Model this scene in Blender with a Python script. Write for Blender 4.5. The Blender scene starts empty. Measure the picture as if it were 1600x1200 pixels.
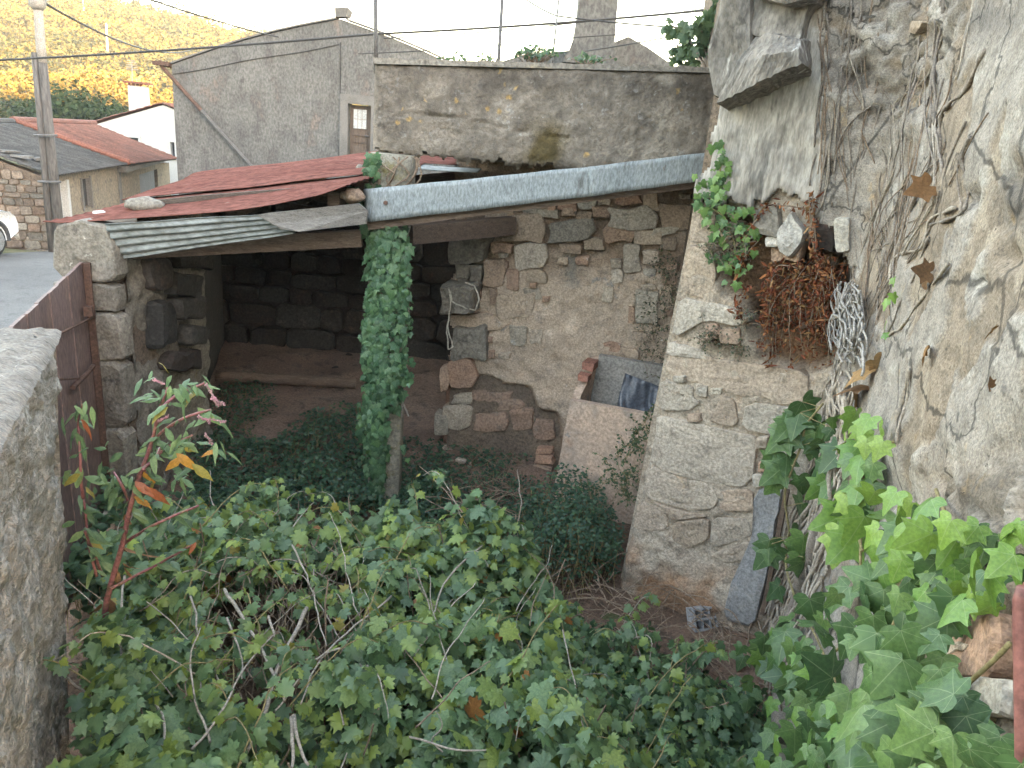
import bpy, math, random
import numpy as np
from math import sin, cos, pi, radians as R
from mathutils import Vector as V, Matrix, noise, Quaternion

random.seed(7)
rng = np.random.default_rng(7)
SC = bpy.context.scene
COL = SC.collection

# ------------------------------------------------------------------ camera
FPX, CH, PITCH, ROLL = 1180.0, 3.4, R(18.5), R(5.0)
fw = V((0, cos(PITCH), -sin(PITCH)))
r0, u0 = V((1, 0, 0)), V((0, sin(PITCH), cos(PITCH)))
rt = r0 * cos(ROLL) + u0 * sin(ROLL)
up = -r0 * sin(ROLL) + u0 * cos(ROLL)
CAMP = V((0, 0, CH))
cam = bpy.data.cameras.new('camera')
camo = bpy.data.objects.new('camera', cam); COL.objects.link(camo)
camo.matrix_world = Matrix(((rt.x, up.x, -fw.x, 0), (rt.y, up.y, -fw.y, 0), (rt.z, up.z, -fw.z, CH), (0, 0, 0, 1)))
cam.sensor_width = 36.0; cam.lens = 36.0 * FPX / 1600.0
cam.clip_start = 0.05; cam.clip_end = 2000
SC.camera = camo

# ------------------------------------------------------------------ world, sun, exposure
SUN_EL, SUN_AZ = R(9.0), R(142.0)            # azimuth clockwise from +Y: behind the camera, to its right
w = bpy.data.worlds.new('World'); SC.world = w; w.use_nodes = True
nt = w.node_tree; bg = nt.nodes['Background']
sky = nt.nodes.new('ShaderNodeTexSky'); sky.sky_type = 'NISHITA'; sky.sun_disc = False
sky.sun_elevation = SUN_EL; sky.sun_rotation = SUN_AZ
sky.air_density = 1.0; sky.dust_density = 0.5; sky.ozone_density = 0.6
tint = nt.nodes.new('ShaderNodeMix'); tint.data_type = 'RGBA'; tint.blend_type = 'MULTIPLY'
tint.inputs[0].default_value = 1.0; tint.inputs[7].default_value = (1.0, 0.865, 0.765, 1)
nt.links.new(sky.outputs[0], tint.inputs[6]); nt.links.new(tint.outputs[2], bg.inputs[0])
bg.inputs[1].default_value = 0.15
sd = V((sin(SUN_AZ) * cos(SUN_EL), cos(SUN_AZ) * cos(SUN_EL), sin(SUN_EL)))
sun = bpy.data.lights.new('sun', 'SUN'); sun.energy = 4.2; sun.angle = R(0.5); sun.color = (1.0, 0.76, 0.42)
suno = bpy.data.objects.new('sun', sun); COL.objects.link(suno)
suno.rotation_euler = sd.to_track_quat('Z', 'Y').to_euler(); suno.location = (20, -30, 30)
SC.view_settings.view_transform = 'Standard'; SC.view_settings.look = 'None'
SC.view_settings.gamma = 1.0; SC.view_settings.exposure = 4.2
SC.render.engine = 'CYCLES'
SC.cycles.use_denoising = True
SC.cycles.max_bounces = 4; SC.cycles.diffuse_bounces = 3; SC.cycles.adaptive_threshold = .016; SC.cycles.transparent_max_bounces = 4
SC.cycles.caustics_reflective = False; SC.cycles.caustics_refractive = False

HAZE = 0.0008

# ------------------------------------------------------------------ measuring helpers (photo pixels, 1600 x 1200)
def ray(x, y):
    return fw + rt * ((x - 800) / FPX) - up * ((y - 600) / FPX)
def P(x, y, Y):
    d = ray(x, y); return CAMP + d * (Y / d.y)
def G(x, y, z):
    d = ray(x, y); return CAMP + d * ((z - CH) / d.z)
def PX(p):
    v = V(p) - CAMP; c = v.dot(fw)
    return 800 + FPX * v.dot(rt) / c, 600 - FPX * v.dot(up) / c
def pxarr(A):
    v = A - np.array(CAMP); c = v @ np.array(fw)
    return 800 + FPX * (v @ np.array(rt)) / c, 600 - FPX * (v @ np.array(up)) / c

# ------------------------------------------------------------------ object helpers
ORG = {}
def link(o, parent=None):
    COL.objects.link(o)
    if parent is not None: o.parent = parent
    return o
def tag(o, label=None, cat=None, group=None, kind=None):
    if label: o['label'] = label
    if cat: o['category'] = cat
    if group: o['group'] = group
    if kind: o['kind'] = kind
    return o
def thing(name, loc, label, cat, group=None):
    o = bpy.data.objects.new(name, None); o.empty_display_size = .1; link(o); o.location = loc
    ORG[o.name] = V(loc); return tag(o, label, cat, group)
def org(parent): return ORG[parent.name] if parent is not None else V((0, 0, 0))

class MB:
    def __init__(s): s.v = []; s.f = []; s.c = []; s.uv = []
    def add(s, vs, fs, col=None):
        n = len(s.v); s.v += [tuple(p) for p in vs]; s.f += [tuple(i + n for i in f) for f in fs]
        if col is not None: s.c += [col] * len(vs)
        return s
    def box(s, c, d, rz=0.0, col=None, jit=0.0):
        q = Matrix.Rotation(rz, 3, 'Z'); vs = []
        for sx, sy, sz in ((-1,-1,-1),(1,-1,-1),(1,1,-1),(-1,1,-1),(-1,-1,1),(1,-1,1),(1,1,1),(-1,1,1)):
            p = q @ V((sx*d[0]/2, sy*d[1]/2, sz*d[2]/2)) + V(c)
            if jit: p += V((random.uniform(-jit,jit), random.uniform(-jit,jit), random.uniform(-jit,jit)))
            vs.append(p)
        return s.add(vs, [(0,3,2,1),(4,5,6,7),(0,1,5,4),(1,2,6,5),(2,3,7,6),(3,0,4,7)], col)
    def hexa(s, b, t, col=None):       # bottom quad and top quad of points
        return s.add(list(b) + list(t), [(0,3,2,1),(4,5,6,7),(0,1,5,4),(1,2,6,5),(2,3,7,6),(3,0,4,7)], col)
    def beam(s, a, b, w_, h_, upv=(0,0,1), col=None):
        a, b = V(a), V(b); d = (b - a).normalized(); sd_ = d.cross(V(upv)).normalized(); u_ = sd_.cross(d)
        q = [sd_*(-w_/2) - u_*h_/2, sd_*(w_/2) - u_*h_/2, sd_*(w_/2) + u_*h_/2, sd_*(-w_/2) + u_*h_/2]
        return s.add([a + k for k in q] + [b + k for k in q], [(0,3,2,1),(4,5,6,7),(0,1,5,4),(1,2,6,5),(2,3,7,6),(3,0,4,7)], col)
    def tube(s, pts, rad, n=6, col=None, cap=True):
        pts = [V(p) for p in pts]; k = len(pts)
        if not hasattr(rad, '__len__'): rad = [rad] * k
        vs = []; fs = []; prev = None
        for i, p in enumerate(pts):
            d = (pts[min(i+1, k-1)] - pts[max(i-1, 0)])
            d = d.normalized() if d.length > 1e-9 else V((0,0,1))
            a = prev if prev is not None else (V((0,0,1)) if abs(d.z) < .9 else V((1,0,0)))
            a = (a - d * a.dot(d)); a = a.normalized() if a.length > 1e-6 else d.orthogonal().normalized()
            prev = a; b = d.cross(a)
            for j in range(n):
                t = 2*pi*j/n; vs.append(p + (a*cos(t) + b*sin(t)) * rad[i])
        for i in range(k-1):
            for j in range(n):
                j2 = (j+1) % n; fs.append((i*n+j, i*n+j2, (i+1)*n+j2, (i+1)*n+j))
        if cap: fs += [tuple(range(n-1, -1, -1)), tuple((k-1)*n + j for j in range(n))]
        return s.add(vs, fs, col)
    def build(s, name, mat, parent=None, smooth=False, root=None):
        me = bpy.data.meshes.new(name); L = org(root if root is not None else parent)
        me.from_pydata([(p[0]-L.x, p[1]-L.y, p[2]-L.z) for p in s.v], [], s.f)
        if s.c and len(s.c) == len(s.v):
            a = me.color_attributes.new('Col', 'FLOAT_COLOR', 'POINT')
            a.data.foreach_set('color', np.array([(c[0], c[1], c[2], 1) for c in s.c], np.float32).ravel())
        else:
            a = me.color_attributes.new('Col', 'FLOAT_COLOR', 'POINT'); a.data.foreach_set('color', np.ones(len(s.v)*4, np.float32))
        me.materials.append(mat)
        if smooth: me.polygons.foreach_set('use_smooth', [True]*len(me.polygons))
        o = bpy.data.objects.new(name, me); link(o, parent); ORG[o.name] = L
        return o

def npmesh(name, vs, fs, mat, parent=None, cols=None, uvs=None, smooth=False, root=None):
    me = bpy.data.meshes.new(name); L = org(root if root is not None else parent)
    vs = np.asarray(vs, np.float64) - np.array(L); k = fs.shape[1]
    me.vertices.add(len(vs)); me.vertices.foreach_set('co', vs.astype(np.float32).ravel())
    me.loops.add(fs.size); me.loops.foreach_set('vertex_index', fs.astype(np.int32).ravel())
    me.polygons.add(len(fs)); me.polygons.foreach_set('loop_start', np.arange(0, fs.size, k, dtype=np.int32))
    me.update(calc_edges=True); me.validate()
    if cols is None: cols = np.ones(3)
    if True:
        a = me.color_attributes.new('Col', 'FLOAT_COLOR', 'POINT')
        c4 = np.ones((len(vs), 4), np.float32); c4[:, :3] = cols; a.data.foreach_set('color', c4.ravel())
    if uvs is not None:
        u = me.uv_layers.new(name='UVMap'); u.data.foreach_set('uv', uvs[fs.ravel()].astype(np.float32).ravel())
    me.materials.append(mat)
    if smooth: me.polygons.foreach_set('use_smooth', [True]*len(me.polygons))
    o = bpy.data.objects.new(name, me); link(o, parent); ORG[o.name] = L
    return o
def gridfaces(nu, nv):
    i, j = np.meshgrid(np.arange(nu-1), np.arange(nv-1), indexing='ij'); a = (i*nv + j).ravel()
    return np.stack([a, a+nv, a+nv+1, a+1], 1)
def fbm(p, o=4): return noise.fractal(p, 1.0, 2.0, o)
def solidify(o, t, off=0.0):
    m = o.modifiers.new('thick', 'SOLIDIFY'); m.thickness = t; m.offset = off; return o
def lerp(a, b, t): return a + (b - a) * t
def sstep(a, b, x):
    t = np.clip((x - a) / (b - a), 0, 1); return t*t*(3-2*t)

# ------------------------------------------------------------------ materials
def nodes(name):
    m = bpy.data.materials.new(name); m.use_nodes = True
    return m, m.node_tree.nodes, m.node_tree.links, m.node_tree.nodes['Principled BSDF']
def mixc(N, L, fac, a, b, mode='MIX'):
    x = N.new('ShaderNodeMix'); x.data_type = 'RGBA'; x.blend_type = mode
    for i, q in ((0, fac), (6, a), (7, b)):
        if isinstance(q, (int, float)): x.inputs[i].default_value = q
        elif isinstance(q, tuple): x.inputs[i].default_value = (q[0], q[1], q[2], 1)
        else: L.new(q, x.inputs[i])
    return x.outputs[2]
def ramp(N, L, fac, lo, hi):
    x = N.new('ShaderNodeMapRange'); x.interpolation_type = 'SMOOTHSTEP'
    x.inputs[1].default_value = lo; x.inputs[2].default_value = hi; L.new(fac, x.inputs[0]); return x.outputs[0]
def mth(N, L, op, a, b=None):
    x = N.new('ShaderNodeMath'); x.operation = op
    for i, q in ((0, a), (1, b)):
        if q is None: continue
        if isinstance(q, (int, float)): x.inputs[i].default_value = q
        else: L.new(q, x.inputs[i])
    return x.outputs[0]
def noi(N, L, vec, s, det=6, rough=.6, dist=0.0):
    x = N.new('ShaderNodeTexNoise'); x.inputs['Scale'].default_value = s; x.inputs['Detail'].default_value = det
    x.inputs['Roughness'].default_value = rough; x.inputs['Distortion'].default_value = dist; L.new(vec, x.inputs['Vector']); return x.outputs[0]
def MAT(name, a, b, c=None, s=2.0, s2=9.0, fine=45.0, bump=.5, bd=.02, rough=.9, rnd=0.0, huer=0.0, stretch=(1,1,1),
        extra=(), metal=0.0, vcol=False, cl=.62, spec=.3):
    """mottled natural surface: a/b at scale s, c in patches at s2, fine grain, extra = [(colour, scale, lo, hi, kind)]"""
    m, N, L, B = nodes(name)
    tc = N.new('ShaderNodeTexCoord'); mp = N.new('ShaderNodeMapping'); mp.inputs['Scale'].default_value = stretch
    vec = tc.outputs['Object']
    if rnd or huer:
        oi = N.new('ShaderNodeObjectInfo'); ad = N.new('ShaderNodeVectorMath'); ad.operation = 'ADD'
        mu = mth(N, L, 'MULTIPLY', oi.outputs['Random'], 37.0)
        L.new(vec, ad.inputs[0]); L.new(mu, ad.inputs[1]); vec = ad.outputs[0]
    L.new(vec, mp.inputs[0]); vec = mp.outputs[0]
    n1 = noi(N, L, vec, s, 4, .65); n2 = noi(N, L, vec, s2, 4, .72); n3 = noi(N, L, vec, fine, 3, .7)
    col = mixc(N, L, ramp(N, L, n1, .36, .64), a, b)
    if c is not None: col = mixc(N, L, ramp(N, L, n2, cl-.12, cl+.08), col, c)
    for e in extra:
        ec, es, lo, hi = e[:4]; kind = e[4] if len(e) > 4 else 'noise'
        if kind == 'spots':
            vo = N.new('ShaderNodeTexVoronoi'); vo.inputs['Scale'].default_value = es
            wob = N.new('ShaderNodeVectorMath'); wob.operation = 'ADD'; nn = noi(N, L, vec, es*3, 3)
            L.new(vec, wob.inputs[0]); L.new(mth(N, L, 'MULTIPLY', nn, .5/es), wob.inputs[1]); L.new(wob.outputs[0], vo.inputs['Vector'])
            near = ramp(N, L, vo.outputs['Distance'], hi, lo)
            pick = mth(N, L, 'GREATER_THAN', noi(N, L, vec, es*.35, 2), .56)
            fac = mth(N, L, 'MULTIPLY', near, pick)
        elif kind == 'crack':
            vo = N.new('ShaderNodeTexVoronoi'); vo.feature = 'DISTANCE_TO_EDGE'; vo.inputs['Scale'].default_value = es
            wob = N.new('ShaderNodeVectorMath'); wob.operation = 'ADD'; nn = noi(N, L, vec, es*2, 4)
            L.new(vec, wob.inputs[0]); L.new(mth(N, L, 'MULTIPLY', nn, .6/es), wob.inputs[1]); L.new(wob.outputs[0], vo.inputs['Vector'])
            fac = ramp(N, L, vo.outputs['Distance'], hi, lo)
        else:
            fac = ramp(N, L, noi(N, L, vec, es, 4, .72), lo, hi)
        col = mixc(N, L, fac, col, ec)
    if vcol:
        at = N.new('ShaderNodeAttribute'); at.attribute_name = 'Col'; col = mixc(N, L, 1.0, col, at.outputs['Color'], 'MULTIPLY')
    g = mixc(N, L, ramp(N, L, n3, .25, .75), (.62, .62, .62), (1.36, 1.36, 1.36)); col = mixc(N, L, 1.0, col, g, 'MULTIPLY')
    if rnd:
        vv = N.new('ShaderNodeHueSaturation')
        mr = N.new('ShaderNodeMapRange'); L.new(oi.outputs['Random'], mr.inputs[0])
        mr.inputs[3].default_value = 1 - rnd; mr.inputs[4].default_value = 1 + rnd; L.new(mr.outputs[0], vv.inputs['Value'])
        if huer:
            fr = mth(N, L, 'FRACT', mth(N, L, 'MULTIPLY', oi.outputs['Random'], 7.31))
            mh = N.new('ShaderNodeMapRange'); L.new(fr, mh.inputs[0]); mh.inputs[3].default_value = .5 - huer; mh.inputs[4].default_value = .5 + huer
            L.new(mh.outputs[0], vv.inputs['Hue'])
            ms = N.new('ShaderNodeMapRange'); L.new(fr, ms.inputs[0]); ms.inputs[3].default_value = 1.35; ms.inputs[4].default_value = .6
            L.new(ms.outputs[0], vv.inputs['Saturation'])
        L.new(col, vv.inputs['Color']); col = vv.outputs[0]
    L.new(col, B.inputs['Base Color']); B.inputs['Roughness'].default_value = rough; B.inputs['Metallic'].default_value = metal
    B.inputs['Specular IOR Level'].default_value = spec
    if bump:
        hsum = mth(N, L, 'ADD', mth(N, L, 'MULTIPLY', n2, .7), mth(N, L, 'MULTIPLY', n3, .35))
        bp = N.new('ShaderNodeBump'); bp.inputs['Strength'].default_value = bump; bp.inputs['Distance'].default_value = bd
        L.new(hsum, bp.inputs['Height']); L.new(bp.outputs[0], B.inputs['Normal'])
    return m
def LEAF(name, veins=False, rough=.5, trans=.25, spec=.4):
    m, N, L, B = nodes(name)
    at = N.new('ShaderNodeAttribute'); at.attribute_name = 'Col'; col = at.outputs['Color']
    tc = N.new('ShaderNodeTexCoord')
    n1 = noi(N, L, tc.outputs['Object'], 9.0, 4, .6)
    col = mixc(N, L, 1.0, col, mixc(N, L, ramp(N, L, n1, .3, .7), (.78, .8, .8), (1.2, 1.17, 1.1)), 'MULTIPLY')
    if veins:
        uv = N.new('ShaderNodeUVMap'); uv.uv_map = 'UVMap'; sep = N.new('ShaderNodeSeparateXYZ'); L.new(uv.outputs[0], sep.inputs[0])
        tot = None
        for ang, wd in ((90, .014), (33, .011), (147, .011), (-5, .008), (185, .008)):
            cx, cy = cos(R(ang)), sin(R(ang))
            al = mth(N, L, 'ADD', mth(N, L, 'MULTIPLY', sep.outputs[0], cx), mth(N, L, 'MULTIPLY', sep.outputs[1], cy))
            ac = mth(N, L, 'ABSOLUTE', mth(N, L, 'SUBTRACT', mth(N, L, 'MULTIPLY', sep.outputs[0], cy), mth(N, L, 'MULTIPLY', sep.outputs[1], cx)))
            k = mth(N, L, 'MULTIPLY', ramp(N, L, ac, wd, wd*.3), mth(N, L, 'GREATER_THAN', al, 0.0))
            tot = k if tot is None else mth(N, L, 'MAXIMUM', tot, k)
        col = mixc(N, L, mth(N, L, 'MULTIPLY', tot, .42), col, (.30, .36, .19))
    L.new(col, B.inputs['Base Color']); B.inputs['Roughness'].default_value = rough; B.inputs['Specular IOR Level'].default_value = spec
    bp = N.new('ShaderNodeBump'); bp.inputs['Strength'].default_value = .25; bp.inputs['Distance'].default_value = .005
    L.new(noi(N, L, tc.outputs['Object'], 40, 3), bp.inputs['Height']); L.new(bp.outputs[0], B.inputs['Normal'])
    if trans:
        t = N.new('ShaderNodeBsdfTranslucent'); L.new(col, t.inputs[0]); x = N.new('ShaderNodeMixShader'); x.inputs[0].default_value = trans
        L.new(B.outputs[0], x.inputs[1]); L.new(t.outputs[0], x.inputs[2]); L.new(x.outputs[0], N['Material Output'].inputs[0])
    return m

m_leaf = LEAF('leaf', rough=.42, spec=.5, trans=.38); m_ivy = LEAF('ivy_leaf', veins=True, rough=.36, trans=.22, spec=.4); m_far = LEAF('far_foliage', rough=.8, trans=.15, spec=.1)
m_dirt = MAT('dirt', (.13,.085,.06), (.20,.13,.095), (.08,.06,.045), s=1.2, s2=7, bump=.8, bd=.04)
m_shedfloor = MAT('red_dirt', (.19,.125,.095), (.25,.175,.135), (.10,.075,.06), s=1.5, s2=6, bump=.9, bd=.04)
m_asph = MAT('asphalt', (.125,.12,.115), (.155,.15,.143), (.10,.096,.092), s=.6, s2=3, fine=60, bump=.2, bd=.006)
m_grass = MAT('verge', (.10,.11,.05), (.17,.15,.08), (.07,.09,.03), s=.5, s2=4, bump=.8, bd=.05)
m_plaster = MAT('old_plaster', (.305,.27,.235), (.262,.233,.205), (.195,.172,.15), s=1.6, s2=12.0, fine=110, bump=1.0, bd=.010, cl=.57,
                extra=[((.36,.33,.295), 4.1, .55, .64), ((.14,.125,.11), 2.6, .62, .70), ((.33,.26,.18), 5.2, .62, .72), ((.10,.09,.08), 48.0, .62, .68), ((.10,.09,.08), 1.4, .004, .018, 'crack')], vcol=True)
m_streak = MAT('streaked_plaster', (.31,.28,.245), (.39,.36,.325), (.21,.188,.165), s=3.0, s2=7, fine=40, bump=.6, bd=.012, stretch=(1,1,.22),
               extra=[((.15,.14,.13), 4.5, .58, .68), ((.40,.33,.25), 5.0, .60, .72)], vcol=True)
m_concrete = MAT('weathered_concrete', (.215,.182,.148), (.265,.228,.188), (.145,.124,.103), s=1.6, s2=5.0, fine=40, bump=.9, bd=.02, cl=.56,
                 extra=[((.30,.28,.255), 7.0, .60, .70), ((.10,.092,.083), 2.1, .66, .78), ((.36,.345,.32), 17.0, .66, .72), ((.37,.25,.11), 7.5, .08, .24, 'spots')], vcol=True)
m_stone = MAT('grey_stone', (.44,.375,.305), (.38,.32,.26), (.28,.235,.19), s=2.2, s2=8, fine=50, bump=1.0, bd=.02, rnd=.12, huer=.012,
              extra=[((.46,.36,.26), 3.3, .60, .72), ((.17,.155,.14), 5.0, .64, .74)])
m_stone2 = MAT('warm_stone', (.40,.305,.225), (.33,.255,.195), (.22,.17,.13), s=2.5, s2=9, fine=55, bump=1.0, bd=.02, rnd=.20, huer=.022,
               extra=[((.42,.38,.34), 4.0, .62, .72)])
m_stonered = MAT('red_stone', (.31,.205,.15), (.27,.19,.145), (.21,.16,.13), s=2.5, s2=9, fine=40, bump=1.0, bd=.02, rnd=.12)
m_stonedk = MAT('shade_dark_stone', (.055,.048,.042), (.04,.035,.032), (.075,.058,.048), s=2.0, s2=8, fine=35, bump=1.0, bd=.02, rnd=.25, huer=.02)  # stone colour darkened to carry the shade inside the shed
m_pillar = MAT('lichen_stone', (.24,.215,.18), (.185,.165,.14), (.125,.11,.095), s=2.5, s2=8, fine=36, bump=1.0, bd=.02, rnd=.1,
               extra=[((.40,.385,.34), 14.0, .64, .72), ((.27,.22,.13), 3.0, .60, .74)])
m_mortar = MAT('pink_mortar', (.46,.36,.275), (.40,.315,.245), (.29,.235,.19), s=1.6, s2=7, fine=60, bump=.9, bd=.02,
               extra=[((.27,.255,.24), 2.7, .62, .70), ((.58,.555,.53), 5.5, .68, .74), ((.46,.34,.25), 2.0, .60, .72)], vcol=True)
m_earth = MAT('earth_fill', (.15,.115,.09), (.22,.165,.12), (.09,.07,.055), s=3, s2=12, bump=1.0, bd=.03, vcol=True)
m_house = MAT('stained_render', (.132,.127,.12), (.17,.163,.153), (.10,.095,.09), s=.35, s2=1.6, fine=16, bump=.5, bd=.03, cl=.56, stretch=(1,1,.6),
              extra=[((.19,.155,.135), .8, .55, .68), ((.085,.08,.075), 2.6, .62, .70), ((.24,.23,.215), 6.0, .68, .73)])
m_white = MAT('white_wash', (.55,.54,.525), (.50,.49,.475), None, s=.6, s2=3, bump=.1, bd=.01)
m_cream = MAT('cream_wash', (.28,.225,.165), (.24,.20,.15), (.17,.15,.125), s=.8, s2=2.5, fine=12, bump=.2, bd=.01)
m_tilered = MAT('red_tile', (.21,.085,.06), (.17,.075,.055), (.24,.115,.085), s=1.2, s2=6, fine=20, bump=.4, bd=.02, vcol=True)
m_tilegrey = MAT('grey_tile', (.07,.066,.064), (.09,.086,.083), (.052,.05,.048), s=1.2, s2=6, fine=20, bump=.4, bd=.02, vcol=True)
m_rust = MAT('rusty_red_sheet', (.15,.066,.054), (.18,.082,.067), (.11,.05,.042), s=1.5, s2=6, fine=30, bump=.2, bd=.004, rough=.97,
             extra=[((.21,.12,.10), 4.0, .60, .74), ((.075,.04,.035), 7.0, .64, .70)], stretch=(.35,1,1), spec=.0)
m_galv = MAT('grey_corrugated', (.26,.275,.27), (.22,.235,.23), (.16,.165,.16), s=2, s2=6, fine=30, bump=.15, bd=.004, rough=.6, stretch=(.4,1,1),
             extra=[((.27,.15,.09), 3.0, .66, .76)])
m_flash = MAT('galvanised_flashing', (.27,.292,.30), (.245,.266,.274), (.295,.315,.322), s=1.2, s2=4, fine=70, bump=.05, bd=.003, rough=.6, metal=.1, stretch=(1,1,.35), extra=[((.16,.16,.155), 5.0, .62, .74), ((.18,.12,.08), 9.0, .70, .76)])
m_wood = MAT('grey_timber', (.23,.21,.19), (.175,.16,.145), (.11,.10,.09), s=3, s2=10, fine=30, bump=.8, bd=.01, stretch=(1,8,14), rnd=.08)
m_woodbr = MAT('brown_timber', (.17,.12,.09), (.12,.085,.065), (.22,.17,.13), s=3, s2=10, fine=30, bump=.6, bd=.01, stretch=(1,8,12), rnd=.1)
m_gate = MAT('rusty_gate', (.20,.135,.12), (.17,.115,.105), (.23,.155,.125), s=2, s2=8, fine=40, bump=.2, bd=.004, rough=.6, rnd=.15, stretch=(1,1,.4))
m_iron = MAT('rusty_iron', (.09,.052,.04), (.13,.075,.055), None, s=8, s2=20, bump=.4, bd=.003, rough=.8)
m_pole = MAT('weathered_pole', (.10,.09,.084), (.14,.128,.12), (.06,.055,.05), s=3, s2=8, fine=20, bump=.5, bd=.01, stretch=(1,1,.15))
m_paleplr = MAT('pale_pole', (.36,.32,.285), (.31,.28,.25), None, s=3, s2=8, bump=.2, bd=.01)
m_dark = MAT('cable_black', (.035,.033,.032), (.05,.047,.045), None, bump=0, rough=.6)
m_steel = MAT('grey_steel', (.10,.095,.095), (.13,.125,.12), None, s=4, s2=10, bump=.1, bd=.002, rough=.6)
m_bark = MAT('dead_stem', (.25,.215,.185), (.19,.16,.135), (.13,.105,.085), s=8, s2=30, fine=90, bump=.8, bd=.006, rnd=.2)
m_palestem = MAT('pale_stem', (.36,.31,.26), (.29,.25,.205), (.20,.17,.14), s=6, s2=25, fine=80, bump=.5, bd=.004, rnd=.15)
m_root = MAT('bleached_root', (.36,.335,.31), (.29,.27,.25), (.19,.175,.16), s=8, s2=30, fine=90, bump=.6, bd=.004)
m_twig = MAT('dry_twig', (.20,.145,.105), (.28,.21,.155), (.13,.095,.07), s=6, s2=30, fine=80, bump=.4, bd=.003)
m_purple = MAT('purple_stem', (.23,.085,.095), (.30,.13,.11), (.20,.15,.09), s=6, s2=18, fine=60, bump=.2, bd=.003, rough=.5)
m_greenstem = MAT('green_stem', (.20,.17,.08), (.25,.20,.10), None, s=8, s2=30, bump=.3, bd=.003)
m_tank = MAT('tank_render', (.52,.385,.295), (.46,.355,.285), (.33,.265,.22), s=1.4, s2=5, fine=40, bump=.5, bd=.012,
             extra=[((.42,.28,.20), 2.2, .58, .72), ((.27,.25,.235), 4.0, .64, .72)])
m_tankin = MAT('tank_inside', (.30,.275,.25), (.24,.225,.21), (.18,.165,.15), s=2, s2=6, bump=.5, bd=.01)
m_brick = MAT('brick_red', (.30,.14,.10), (.24,.12,.09), None, s=5, s2=20, bump=.6, bd=.01)
m_sheet = MAT('blue_grey_sheet', (.075,.085,.11), (.11,.12,.145), (.05,.055,.07), s=3, s2=10, bump=.2, bd=.004, rough=.38, spec=.5)
m_block = MAT('concrete_block', (.36,.36,.37), (.30,.30,.31), None, s=5, s2=20, bump=.6, bd=.006)
m_cement = MAT('grey_cement', (.29,.285,.285), (.24,.235,.235), (.34,.31,.28), s=2, s2=6, fine=50, bump=.5, bd=.008)
m_carp = MAT('white_car_paint', (.62,.62,.62), (.60,.60,.60), None, bump=0, rough=.25, spec=.6)
m_cargl = MAT('car_glass', (.02,.022,.025), (.03,.032,.035), None, bump=0, rough=.08, spec=.7)
m_rubber = MAT('tyre_rubber', (.025,.025,.025), (.035,.034,.033), None, bump=.1, bd=.003)
m_rim = MAT('alloy', (.50,.50,.51), (.42,.42,.43), None, bump=0, rough=.35, metal=.8)
m_trim = MAT('dark_trim', (.06,.06,.063), (.05,.05,.052), None, bump=.1, bd=.002, rough=.6)
m_lamp = MAT('lamp_glass', (.55,.57,.60), (.45,.46,.48), None, bump=0, rough=.15, spec=.6)
m_door = MAT('brown_door', (.155,.115,.09), (.12,.09,.07), None, s=4, s2=12, bump=.3, bd=.004, stretch=(6,1,1))
m_doorglass = MAT('curtained_pane', (.55,.56,.56), (.45,.46,.46), (.62,.62,.62), s=6, s2=20, bump=0, rough=.2)
m_pane = MAT('dark_pane', (.03,.032,.035), (.05,.05,.055), None, bump=0, rough=.15, spec=.5)
m_shutter = MAT('grey_shutter', (.20,.205,.215), (.25,.255,.265), None, s=2, s2=9, bump=.1, bd=.004, stretch=(5,5,1))
m_stonetrim = MAT('stone_trim', (.15,.14,.13), (.19,.178,.165), None, s=2, s2=9, bump=.4, bd=.01)
m_orange = MAT('yellow_house', (.62,.40,.12), (.55,.36,.12), None, bump=0)
m_rope = MAT('pale_rope', (.48,.44,.37), (.40,.36,.30), None, s=10, s2=40, bump=.4, bd=.002)
m_rail = MAT('red_brown_rail', (.21,.085,.07), (.17,.07,.06), None, s=5, s2=20, bump=.2, bd=.003, rough=.5)
m_deadred = LEAF('dead_red_leaf', rough=.8, trans=.1, spec=.1)
m_white2 = MAT('white_paper', (.6,.6,.6), (.5,.5,.52), None, bump=0)

# ================================================================== terrain
def tz(x, y):
    x = np.asarray(x, float); y = np.asarray(y, float)
    z = -1.0 * sstep(14, 24, y) - 1.2 * sstep(26, 48, y)
    hx = np.interp(x, [-400, -110, -72, -55, -35, 10, 60, 400], [26, 19.5, 14.5, 12, 9, 5, 6, 9])
    z = z + (hx + 2.2) * sstep(58, 175, y) ** 1.1
    z = z + 78.0 * sstep(-120, -320, y)  # unseen ridge behind the camera, added to keep low sun off the yard
    return z
gx = np.concatenate([np.linspace(-900, -130, 12), np.linspace(-120, 60, 91), np.linspace(75, 900, 12)])
gy = np.concatenate([np.linspace(-900, -330, 8), np.linspace(-320, -25, 30), np.linspace(-20, 30, 41), np.linspace(33, 230, 70), np.linspace(260, 1200, 10)])
X, Y = np.meshgrid(gx, gy, indexing='ij'); Z = tz(X, Y) - .02
far = (Y > 60); Z = Z + far * .8 * np.sin(X*.21 + Y*.13) * np.sin(Y*.17)
tag(npmesh('ground', np.stack([X.ravel(), Y.ravel(), Z.ravel()], 1), gridfaces(len(gx), len(gy)), m_grass, smooth=True), kind='structure')
# road west of the yard, falling away to the houses
rx = np.linspace(-11.3, -3.55, 24); ry = np.linspace(-3, 44, 80); rv = []
for a in rx:
    for b in ry:
        xx = a - .25 * max(0, b - 14) * .6
        if b < 5.6: xx = lerp(-11.3, (-2.6 - .355*(b-3.38)) if b > 3.38 else (-2.04 + (3.2-b)*.443 - .62), (a + 11.3) / 7.75)
        rv.append((xx, b, float(tz(xx, b)) + .012 + .01 * noise.noise(V((a*.7, b*.7, 3)))))
tag(npmesh('road', np.array(rv), gridfaces(24, 80), m_asph, smooth=True), kind='structure')
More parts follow.
